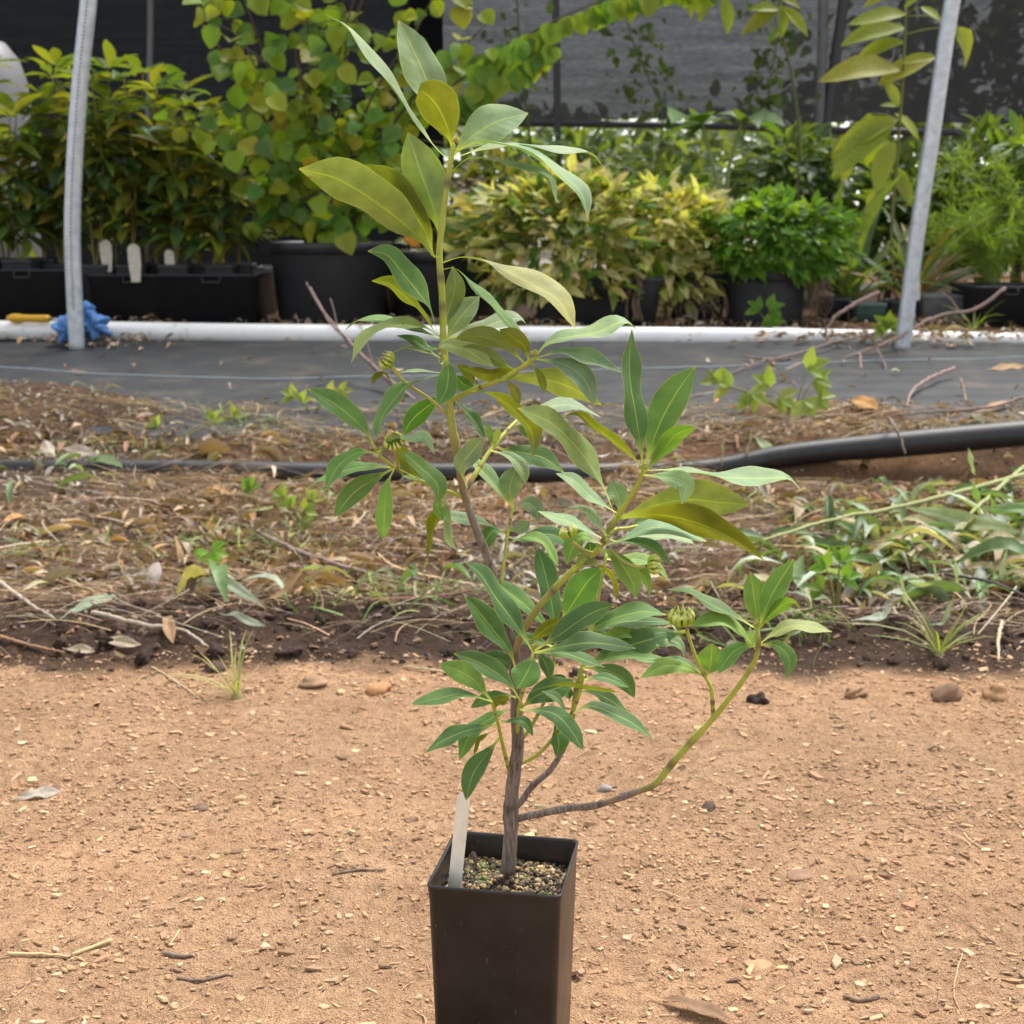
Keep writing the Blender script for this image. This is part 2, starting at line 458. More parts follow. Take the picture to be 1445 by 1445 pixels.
# ------------------------------------------------------------------ the square pot
M_POT = mat_simple('black_plastic_pot', (0.022, 0.017, 0.0155), 0.42, 0.35, 40, 0.05, spec=0.5)
def _pot_mat():
    m, n, l = nmat('scuffed_black_plastic')
    o = n.new('ShaderNodeOutputMaterial'); b = n.new('ShaderNodeBsdfPrincipled'); c = coords(n)
    t = noise(n, l, c, 22, 5, 0.6)
    mp = n.new('ShaderNodeMapping'); mp.inputs['Scale'].default_value = (1, 1, 0.32); l.new(c, mp.inputs[0])
    s = noise(n, l, mp.outputs[0], 260, 3, 0.75)
    r = ramp(n, [(0.35, (0.010, 0.0078, 0.0070)), (0.7, (0.022, 0.017, 0.0145))]); l.new(t.outputs['Fac'], r.inputs[0])
    sc = ramp(n, [(0.665, (0, 0, 0)), (0.76, (0.6, 0.6, 0.6))]); l.new(s.outputs['Fac'], sc.inputs[0])
    l.new(mix(n, l, 'MIX', sc.outputs[0], r.outputs[0], (0.24, 0.21, 0.18)), b.inputs['Base Color'])
    rr = n.new('ShaderNodeMapRange'); rr.inputs[3].default_value = 0.26; rr.inputs[4].default_value = 0.5
    l.new(t.outputs['Fac'], rr.inputs[0]); l.new(rr.outputs[0], b.inputs['Roughness'])
    l.new(bump(n, l, s.outputs['Fac'], 0.08, 0.001), b.inputs['Normal'])
    l.new(b.outputs[0], o.inputs[0]); return m
M_POTX = _pot_mat()
POT_Y = 1.045
POT_C = P(713, 1216, POT_Y)                    # middle of the rim opening
POT_TOP = float(POT_C[2])
POT_R = math.radians(-10)
def build_pot():
    W = 0.0505
    gz = T1(POT_C[0], POT_C[1])
    H = POT_TOP - gz + 0.004
    root = thing('square_plant_pot', (POT_C[0], POT_C[1], gz - 0.004), 'tall square black plastic nursery pot standing on the bare dirt', 'plant pot')
    root.rotation_euler = (0, 0, POT_R)
    lp = []
    for (hw, z) in ((0.0450, 0), (0.0460, 0.004), (W - 0.0007, H - 0.014), (W, H - 0.004), (W + 0.0006, H - 0.0012), (W + 0.0003, H), (W - 0.0014, H), (W - 0.0018, H - 0.002), (W - 0.004, H - 0.05)):
        lp.append([(x, y, z) for x, y in rrect(hw, hw, 0.0055, 5)])
    V, F = rings(lp, close_first=True)
    o = link('wall', make_mesh('pot_wall', V, F, M_POTX), root)
    # potting mix: uneven surface, grains and moss
    n = 40; xs = np.linspace(-1, 1, n); X, Y = np.meshgrid(xs, xs); hw = W - 0.0022
    zz = H - 0.022 + 0.004 * fbm(X.ravel() * 2.5, Y.ravel() * 2.5, 9, 4, 0.6) + 0.0045 * np.exp(-(X.ravel() ** 2 + Y.ravel() ** 2) / 0.1)
    V = np.stack([X.ravel() * hw, Y.ravel() * hw, zz], -1)
    i = (np.arange(n - 1)[:, None] * n + np.arange(n - 1)[None]).ravel()
    soil_m = mat_simple('potting_mix', (0.022, 0.014, 0.010), 0.95, 0.5, 400, 0.6)
    s = link('potting_soil', fast_mesh('soil', V, np.stack([i, i + 1, i + 1 + n, i + n], -1), soil_m), root)
    k = 1900
    ico_v, ico_f = clod_template(0)
    px = rng.uniform(-hw, hw, k) * 0.97; py = rng.uniform(-hw, hw, k) * 0.97
    d = fbm(px * 60 + 3, py * 60, 77, 3)
    zs = H - 0.022 + 0.004 * fbm(px / hw * 2.5, py / hw * 2.5, 9, 4, 0.6) + 0.0045 * np.exp(-((px / hw) ** 2 + (py / hw) ** 2) / 0.1)
    sz = rng.uniform(0.0007, 0.0021, k) * np.where(rng.random(k) < 0.12, 1.45, 1)
    pal = np.array([[0.36, 0.24, 0.10], [0.26, 0.17, 0.07], [0.46, 0.33, 0.17], [0.10, 0.07, 0.045], [0.05, 0.035, 0.025], [0.035, 0.025, 0.02], [0.15, 0.10, 0.06], [0.06, 0.045, 0.03]])
    col = jit(pal, k, 0.2)
    moss = (d > 0.22) & (rng.random(k) < 0.5)
    col[moss] = jit([[0.10, 0.11, 0.025], [0.15, 0.15, 0.05]], int(moss.sum()), 0.3)
    Mx = rot_z(rng.uniform(0, 6.3, k)) @ rot_x(rng.uniform(0, 3, k)) * sz[:, None, None]
    gm = mat_simple('grain', (1, 1, 1), 0.85, 0.3, 500, 0.1, tinted=True)
    g = link('soil_grains', batch('grains', [(ico_v, ico_f)], np.zeros(k, int), Mx, np.stack([px, py, zs + sz * 0.4], -1), col, gm), root)
    tag(g, kind='stuff')
    # a few dead leaf scraps lying on the mix
    bm_ = mat_simple('dead_leaf_scrap', (1, 1, 1), 0.8, 0.3, 200, 0.2, tinted=True)
    for (a, b_, cz, c0, wd) in (((-0.010, -0.035), (0.020, -0.040), 0.007, (0.10, 0.055, 0.05), 0.0045), ((0.014, -0.038), (0.030, -0.024), 0.010, (0.14, 0.075, 0.055), 0.003),
                           ((-0.024, 0.012), (-0.037, 0.028), 0.016, (0.05, 0.022, 0.015), 0.0024), ((-0.040, 0.004), (-0.026, 0.012), 0.012, (0.05, 0.025, 0.015), 0.002)):
        pts = catmull([(a[0], a[1], H - 0.018), ((a[0] + b_[0]) / 2, (a[1] + b_[1]) / 2 + 0.003, H - 0.022 + cz), (b_[0], b_[1], H - 0.018 + 0.3 * cz)], 8)
        V, F = leaf_surface(pts, wd, np.array([0, 0.6, 0.8]), 0.5, 0.4, 3, 8)[:2]
        link('leaf_scrap', make_mesh('scrap', V, F, bm_), root, c0)
    return root

def clod_template(seed, sub=1):
    t = (1 + 5 ** 0.5) / 2
    v = [(-1, t, 0), (1, t, 0), (-1, -t, 0), (1, -t, 0), (0, -1, t), (0, 1, t), (0, -1, -t), (0, 1, -t), (t, 0, -1), (t, 0, 1), (-t, 0, -1), (-t, 0, 1)]
    f = [(0, 11, 5), (0, 5, 1), (0, 1, 7), (0, 7, 10), (0, 10, 11), (1, 5, 9), (5, 11, 4), (11, 10, 2), (10, 7, 6), (7, 1, 8), (3, 9, 4), (3, 4, 2), (3, 2, 6), (3, 6, 8), (3, 8, 9), (4, 9, 5), (2, 4, 11), (6, 2, 10), (8, 6, 7), (9, 8, 1)]
    v = [np.array(p) / np.linalg.norm(p) for p in v]
    for _ in range(sub):
        cache = {}; nf = []
        def mid(a, b):
            k = (min(a, b), max(a, b))
            if k not in cache:
                p = v[a] + v[b]; v.append(p / np.linalg.norm(p)); cache[k] = len(v) - 1
            return cache[k]
        for a, b, c in f:
            x, y, z = mid(a, b), mid(b, c), mid(c, a); nf += [(a, x, z), (b, y, x), (c, z, y), (x, y, z)]
        f = nf
    v = np.array(v)
    r = np.random.default_rng(seed + 50)
    d = r.normal(size=(5, 3)); k = 1 + sum(0.13 * np.sin(v @ q * 2.3 + s) for q, s in zip(d, r.uniform(0, 6, 5)))
    return v * k[:, None], np.array(f)

# ------------------------------------------------------------------ hero leaves
PROF_T = [0, .06, .12, .18, .28, .42, .56, .68, .80, .90, .96, 1.0]
PROF_W = [.07, .065, .085, .22, .52, .84, 1.0, .97, .76, .42, .17, .015]
def leaf_surface(C, W, S0, fold=0.25, wave=0.05, na=3, n=None, seed=0, minw=0.0, prof=None, tipcurl=0.0):
    """blade round the midrib C (n,3), half width W, side vector S0; returns verts, faces, uv"""
    n = len(C)
    T = np.gradient(C, axis=0); T /= np.linalg.norm(T, axis=1)[:, None] + 1e-12
    ph = seed * 1.7
    V = []; UV = []; F = []
    S_prev = np.asarray(S0, float)
    us = np.linspace(-1, 1, 2 * na + 1)
    pw = prof if prof is not None else PROF_W
    for i in range(n):
        t = i / (n - 1)
        S = S_prev - T[i] * (S_prev @ T[i]); S /= np.linalg.norm(S) + 1e-12
        S_prev = 0.85 * S + 0.15 * np.asarray(S0)
        N = np.cross(S, T[i]) * -1.0            # upper side
        if tipcurl:
            an = tipcurl * (t - 0.55); S, N = S * math.cos(an) + N * math.sin(an), N * math.cos(an) - S * math.sin(an)
        w = max(np.interp(t, PROF_T, pw) * W, minw if t < 0.9 else 0)
        blade = np.clip((t - 0.15) / 0.15, 0, 1)
        for u in us:
            wv = wave * W * math.sin(t * 13 + ph + (2.1 if u > 0 else 0)) * abs(u) ** 2 * blade * math.sin(math.pi * min(1, t * 1.02))
            asym = 1 + 0.06 * math.sin(ph * 3.1 + t * 5) * (1 if u > 0 else -1)
            lift = fold * abs(u) * w - 0.55 * fold * w * u * u * 1.0
            V.append(C[i] + S * (u * w * asym) + N * (lift + wv))
            UV.append((u, t))
    m = 2 * na + 1
    for i in range(n - 1):
        for k in range(m - 1):
            F.append((i * m + k, i * m + k + 1, (i + 1) * m + k + 1, (i + 1) * m + k))
    return [tuple(v) for v in V], F, UV

SY = 1.045                                      # distance of the main stem
REG = {'A': (400, 0, 2.89), 'B': (420, 420, 4.014), 'C': (700, 430, 3.141), 'D': (560, 740, 3.6125), 'E': (780, 780, 3.6125), 'F': (0, 0, 1)}
def rp(r, q):
    ox, oy, s = REG[r]; return (ox + q[0] / s, oy + q[1] / s)
# name, points (photo px), distances at the ends, radii px at the ends, bark length fraction
BR = [
 ('main_stem', [(717, 1232), (721, 1170), (721, 1140), (725, 1095), (731, 1050), (729, 1015), (728, 970), (726, 920), (713, 878), (697, 815), (685, 780), (669, 738), (654, 692), (646, 645), (639, 607), (633, 562), (629, 520), (626, 481), (624, 420), (620, 362), (622, 330), (630, 266), (637, 221), (640, 203)],
  (SY, SY), [(0, 10.5), (.12, 10), (.2, 8.8), (.33, 6.8), (.5, 5.8), (.64, 5.6), (.7, 4.9), (.85, 4.4), (1, 3.2)], 0.52, None),
 ('branch', [(633, 566), (669, 550), (714, 532), (741, 515), (753, 506)], (SY, SY - .05), [(0, 4), (1, 3)], 0, 'right'),
 ('branch', [(653, 700), (628, 692), (592, 678), (557, 660), (538, 645), (528, 630)], (SY, SY - .04), [(0, 3.2), (1, 2.4)], 0, 'left'),
 ('branch', [(655, 695), (677, 659), (691, 637), (714, 609), (729, 594)], (SY, SY + .05), [(0, 4), (1, 2.4)], 0.1, 'right'),
 ('branch', [(722, 960), (732, 905), (754, 865), (784, 829), (804, 809), (837, 782), (851, 765), (869, 732), (888, 704), (904, 676), (908, 664)], (SY, SY - .06), [(0, 5.6), (.6, 4.6), (1, 3.2)], 0.12, 'right'),
 ('branch', [(725, 1156), (762, 1148), (800, 1141), (838, 1137), (863, 1130), (903, 1115), (924, 1107), (952, 1073), (979, 1043), (1006, 1014), (1021, 996), (1046, 963), (1063, 937), (1070, 915), (1069, 889)], (SY, SY - .05), [(0, 6), (.3, 4.8), (.5, 5.0), (1, 3.2)], 0.37, 'low'),
 ('branch', [(1006, 1014), (1006, 1001), (1004, 974), (997, 958), (985, 935), (974, 905), (967, 880)], (SY - .03, SY - .035), [(0, 3), (1, 2.4)], 0, None),
 ('branch', [(724, 1142), (738, 1128), (752, 1108), (777, 1086), (798, 1050), (806, 1022), (811, 989), (819, 950), (827, 926), (832, 900), (842, 855), (849, 817), (856, 780)], (SY, SY + .05), [(0, 5), (.4, 3.8), (1, 2.2)], 0.36, None),
 ('branch', [(722, 1096), (716, 1078), (708, 1045), (702, 1018), (694, 990)], (SY, SY - .04), [(0, 3), (1, 2)], 0, None),
 ('branch', [(730, 1050), (731, 1015), (735, 985), (741, 965), (751, 925), (755, 918)], (SY, SY - .05), [(0, 3.2), (1, 2.4)], 0, None),
 ('branch', [(734, 1046), (745, 1032), (759, 1008), (772, 980), (781, 940), (784, 902), (790, 880)], (SY, SY + .02), [(0, 2.8), (1, 2)], 0, None),
 ('branch', [(733, 1078), (745, 1073), (762, 1062), (782, 1040), (803, 1012), (816, 985), (824, 952)], (SY, SY - .02), [(0, 3), (1, 2)], 0, None),
 ('branch', [(700, 835), (706, 822), (712, 790), (715, 762), (722, 724), (724, 714)], (SY, SY + .03), [(0, 2.6), (1, 2)], 0, None),
 ('branch', [(855, 764), (866, 748), (885, 745), (900, 742)], (SY - .05, SY - .02), [(0, 2.5), (1, 2)], 0, None),
]
def br_px(b, n=60):
    p = catmull(np.array([(x, y, 0) for x, y in b[1]], float), n)
    t = np.linspace(0, 1, n); d = b[2][0] + (b[2][1] - b[2][0]) * t ** 1.3
    return p[:, :2], d
def build_hero():
    base = P(*BR[0][1][0], SY); base[2] = POT_TOP - 0.024
    root = thing('young_evergreen_shrub', base, 'young evergreen shrub with leathery leaves growing in the square black pot', 'shrub')
    # stem material: bark at the foot, green above, set by a vertex mask
    m, n, l = nmat('shrub_stem')
    o = n.new('ShaderNodeOutputMaterial'); b = n.new('ShaderNodeBsdfPrincipled'); c = coords(n)
    at = n.new('ShaderNodeAttribute'); at.attribute_name = 'col'
    mp = n.new('ShaderNodeMapping'); mp.inputs['Scale'].default_value = (1, 1, 0.16); l.new(c, mp.inputs[0])
    t = noise(n, l, mp.outputs[0], 480, 6, 0.75); t2 = noise(n, l, c, 60, 3, 0.6)
    r = ramp(n, [(0.36, (0.30, 0.26, 0.24)), (0.52, (0.95, 0.92, 0.9)), (0.72, (1.75, 1.7, 1.7))]); l.new(t.outputs['Fac'], r.inputs[0])
    r2 = ramp(n, [(0.3, (0.82, 0.82, 0.8)), (0.7, (1.12, 1.12, 1.1))]); l.new(t2.outputs['Fac'], r2.inputs[0])
    spc = n.new('ShaderNodeSeparateColor'); l.new(at.outputs['Color'], spc.inputs[0])
    bark = mix(n, l, 'MIX', t2.outputs['Fac'], (0.17, 0.125, 0.095), (0.32, 0.265, 0.225))
    bark = mix(n, l, 'MULTIPLY', 1.0, bark, r.outputs[0])
    grn = mix(n, l, 'MULTIPLY', 1.0, (0.36, 0.39, 0.055), r2.outputs[0])
    brn = mix(n, l, 'MULTIPLY', 1.0, (0.24, 0.155, 0.07), r2.outputs[0])
    cc = mix(n, l, 'MIX', spc.outputs[1], grn, brn); cc = mix(n, l, 'MIX', spc.outputs[0], cc, bark); cc = mix(n, l, 'MIX', spc.outputs[2], cc, (0.055, 0.038, 0.026))
    l.new(cc, b.inputs['Base Color']); b.inputs['Roughness'].default_value = 0.6
    bs = n.new('ShaderNodeBump'); bs.inputs['Distance'].default_value = 0.004; l.new(t.outputs['Fac'], bs.inputs['Height'])
    sm = n.new('ShaderNodeMath'); sm.operation = 'MULTIPLY_ADD'; sm.inputs[1].default_value = 0.8; sm.inputs[2].default_value = 0.05
    l.new(spc.outputs[0], sm.inputs[0]); l.new(sm.outputs[0], bs.inputs['Strength']); l.new(bs.outputs[0], b.inputs['Normal'])
    l.new(b.outputs[0], o.inputs[0])
    objs = []; lookup = []
    for bi, br in enumerate(BR):
        nn = 110 if bi == 0 else 46
        px, dd = br_px(br, nn)
        pts = np.array([P(x, y, d) for (x, y), d in zip(px, dd)]) - base
        t = np.linspace(0, 1, nn)
        rk = np.array(br[3]); rad = np.interp(t, rk[:, 0], rk[:, 1]) * (dd / FPX) * 1.02
        # swollen nodes with dark leaf scars
        scar = np.zeros(nn)
        rs = np.random.default_rng(100 + bi)
        for q in rs.uniform(0.05, 0.97, 11 if bi == 0 else 6):
            k = np.exp(-((t - q) / (0.006 if bi == 0 else 0.014)) ** 2); rad = rad * (1 + 0.16 * k); scar = np.maximum(scar, k * (rs.random() < 0.6))
        if bi == 5:
            for q in (0.345, 0.61): rad = rad * (1 + 0.30 * np.exp(-((t - q) / 0.016) ** 2))
        if bi == 0: rad = rad * (1 + 0.22 * np.exp(-((t - 0.075) / 0.012) ** 2) + 0.12 * np.exp(-(t / 0.02) ** 2))
        V, F = tube(pts, rad, 14 if bi == 0 else 10, True, 0.10 if bi in (0, 5, 7) else 0.05)
        sides = 14 if bi == 0 else 10
        bf = br[4]
        barkm = np.clip((bf - t) / 0.05 + 0.5, 0, 1) if bf > 0 else np.zeros(nn)
        brn_ = np.clip(((bf + (0.10 if bi == 0 else 0.08)) - t) / 0.10 + 0.3, 0, 1) if bf > 0 else np.zeros(nn)
        if bi == 4: brn_ = np.clip((0.5 - t) / 0.4, 0, 0.85)
        if bi == 5: barkm = np.maximum(barkm * np.where((t > .27) & (t < .315), 0.25, 1), 0)
        if bi == 5: scar = np.maximum.reduce([scar] + [np.exp(-((t - q) / 0.006) ** 2) for q in (0.35, 0.605, 0.86)])
        brn_ = np.maximum(brn_, scar * 0.8)
        c_ = np.stack([barkm, brn_, scar * 0.6], -1)
        me = make_mesh(br[0], V, F, m, True, None, np.repeat(c_, sides, axis=0))
        ob = link(br[0], me, root)
        objs.append(ob); lookup.append((px, dd))
    M_LEAF = mat_leaf('hero_leaf', 0.26, 0.33, (0.25, 0.29, 0.095), 0.58, 0.36, True, 70)
    TINT = {'y': (0.130, 0.178, 0.068), 't': (0.100, 0.176, 0.098), 'g': (0.052, 0.134, 0.028), 'd': (0.030, 0.090, 0.022), 'b': (0.085, 0.188, 0.028), 'o': (0.116, 0.144, 0.014)}
    for li, lf in enumerate(LEAVES):
        reg, pts, w, code = lf[:4]
        dz = lf[4] if len(lf) > 4 else None
        bdz = lf[5] if len(lf) > 5 else 0.0
        s = REG[reg][2]
        pp = np.array([rp(reg, q) for q in pts], float); wpx = w / s / 2
        # nearest twig carries the leaf
        best = None
        for bi, (bp, bd) in enumerate(lookup):
            dist = np.hypot(*(bp - pp[0]).T); k = int(np.argmin(dist))
            if best is None or dist[k] < best[0]: best = (dist[k], bi, k)
        _, bi, k = best
        bpx = lookup[bi][0][k]
        if best[0] < 7: pp[0] = bpx
        elif best[0] < 60: pp = np.vstack([bpx, pp])
        yb = lookup[bi][1][k] + bdz
        rs = np.random.default_rng(li * 13 + 5)
        L = np.hypot(*np.diff(pp, axis=0).T).sum()
        mpp = yb / FPX
        if dz is None: dz = float(rs.uniform(-0.33, 0.25))
        n = 22
        cp = catmull(np.column_stack([pp, np.zeros(len(pp))]), n)[:, :2]
        t = np.linspace(0, 1, n)
        dep = yb + dz * L * mpp * (t ** 1.1) 
        C = np.array([P(x, y, d) for (x, y), d in zip(cp, dep)])
        tv = cp[14] - cp[8]; tv /= np.linalg.norm(tv) + 1e-9
        perp = RGT * (-tv[1]) + UPV * (-tv[0])        # image-plane normal of the midrib (y runs down)
        perp /= np.linalg.norm(perp)
        wa = wpx * mpp; Wt = max(wa * 1.04, min(0.155 * L * mpp, wa * 2.6))
        cd = math.sqrt(max(Wt * Wt - wa * wa, 0))
        T = C[14] - C[8]; T /= np.linalg.norm(T)
        under = 'u' in code
        cand = []
        for sg in (1, -1):
            S = perp * wa + FWD * cd * sg; S -= T * (S @ T); S /= np.linalg.norm(S)
            N = np.cross(S, T) * -1.0
            if N @ FWD > 0: S = -S; N = -N          # N faces the camera
            cand.append((N[2], S, N))
        cand.sort(key=lambda q: q[0], reverse=not under)
        nz, S, N = cand[0]
        if under: S = -S
        V, F, UV = leaf_surface(C - base, Wt, S, float(rs.uniform(0.12, 0.62)), float(rs.uniform(0.05, 0.20)), 3, n, li, 1.9 * mpp, None, float(rs.uniform(-0.7, 0.7)))
        tint = np.array(TINT[[c for c in code if c in TINT][0]]) * rs.uniform(0.88, 1.12) * (1 + 0.05 * rs.normal(size=3))
        link('leaf', make_mesh('leaf', V, F, M_LEAF, True, UV), objs[bi], tint)
    # star-shaped seed heads
    fm = mat_simple('seed_head', (0.26, 0.36, 0.035), 0.5, 0.25, 300, 0.1, tinted=True)
    sm_ = mat_simple('seed_stalk', (0.36, 0.34, 0.08), 0.6, 0.2, 100, 0.1)
    for (cx_, cy_, ax, rpx, bi, stalk) in (
        ((551), 512, (-0.75, -0.25, 0.55), 12, 2, [(636, 590), (605, 562), (578, 545), (562, 530), (551, 514)]),
        (557, 626, (-0.1, -0.80, 0.62), 13, 2, [(562, 662), (560, 645), (558, 632)]),
        (962, 879, (-0.08, -0.12, 1.0), 17, 6, None),
        (917, 797, (0.9, -0.25, 0.15), 13, 4, [(860, 774), (880, 792), (900, 800), (912, 799)]),
        (804, 757, (-0.35, 0.2, 0.9), 12, 4, [(838, 781), (822, 775), (808, 766)])):
        d0 = lookup[bi][1][-1]
        if bi == 2 and stalk and len(stalk) == 5: d0 = SY - 0.01; 
        c0 = P(cx_, cy_, d0) - base; R = rpx * d0 / FPX
        z = np.array(ax) / np.linalg.norm(ax); x = np.cross(z, [0.3, 0.9, 0.1]); x /= np.linalg.norm(x); y = np.cross(z, x)
        mb = MB(); cl = []
        nc = 11 + rpx % 4
        for k in range(nc):
            a = 2 * math.pi * (k + 0.15 * math.sin(k * 3.7 + cx_)) / nc
            e = x * math.cos(a) + y * math.sin(a)
            path = [(0.10, -0.1), (0.50, -0.02), (0.86, 0.22), (1.0, 0.55), (0.95, 0.80), (0.86, 1.0), (0.80 + 0.10 * math.sin(k * 5 + cx_), 1.32 + 0.14 * math.sin(k * 2.3 + cy_))]
            pts = catmull([c0 + e * (q[0] * R) + z * (q[1] * R) for q in path], 11)
            rr = np.interp(np.linspace(0, 1, 11), [0, .3, .6, .75, .86, 1], [.14, .20, .235, .17, .06, .03]) * R
            V, F = tube(pts, rr, 6); mb.add(V, F)
            for j in range(11): cl += [np.array([0.33, 0.45, 0.035]) if j < 7 else np.array([0.60, 0.60, 0.17])] * 6
        V, F = lathe([(0.02 * R, 0.45 * R), (0.45 * R, 0.40 * R), (0.8 * R, 0.6 * R)], 13)
        Rm = np.column_stack([x, y, z]); V = [tuple(Rm @ np.array(v) + c0) for v in V]; mb.add(V, F); cl += [np.array([0.20, 0.27, 0.03])] * len(V)
        ob = link('seed_head', mb.mesh('seed_head', fm, True, np.array(cl)), root)
        if stalk:
            n_ = 14
            px = catmull(np.array([(a, b_, 0) for a, b_ in stalk], float), n_)
            d_s = SY if (bi == 2 and len(stalk) == 5) else lookup[bi][1][int(np.argmin(np.hypot(*(lookup[bi][0] - np.array(stalk[0])).T)))]
            pts = np.array([P(q[0], q[1], d) for q, d in zip(px, np.linspace(d_s, d0, n_))]) - base
            V, F = tube(pts, np.linspace(2.1, 3.0, n_) * d0 / FPX, 8)
            link('stalk', make_mesh('stalk', V, F, sm_), ob)
    # terminal buds
    for (bx, by, bi) in ((642, 203, 0), (754, 504, 1), (907, 664, 4), (1069, 888, 5), (755, 918, 9)):
        d0 = lookup[bi][1][-1]; mb = MB()
        for k in range(4):
            a = k * 1.7; q = P(bx + 3 * math.cos(a), by - 2, d0) - base; q2 = P(bx + 5 * math.cos(a), by - 9 - k % 2 * 2, d0 + 0.002 * math.sin(a)) - base
            V, F = tube(catmull([q, (q + q2) / 2 + 0.0004, q2], 6), np.array([.6, 1.5, 1.9, 1.7, 1.1, .3]) * d0 / FPX * 1.3, 7); mb.add(V, F)
        link('bud', mb.mesh('bud', sm_, True), objs[bi])
    return root

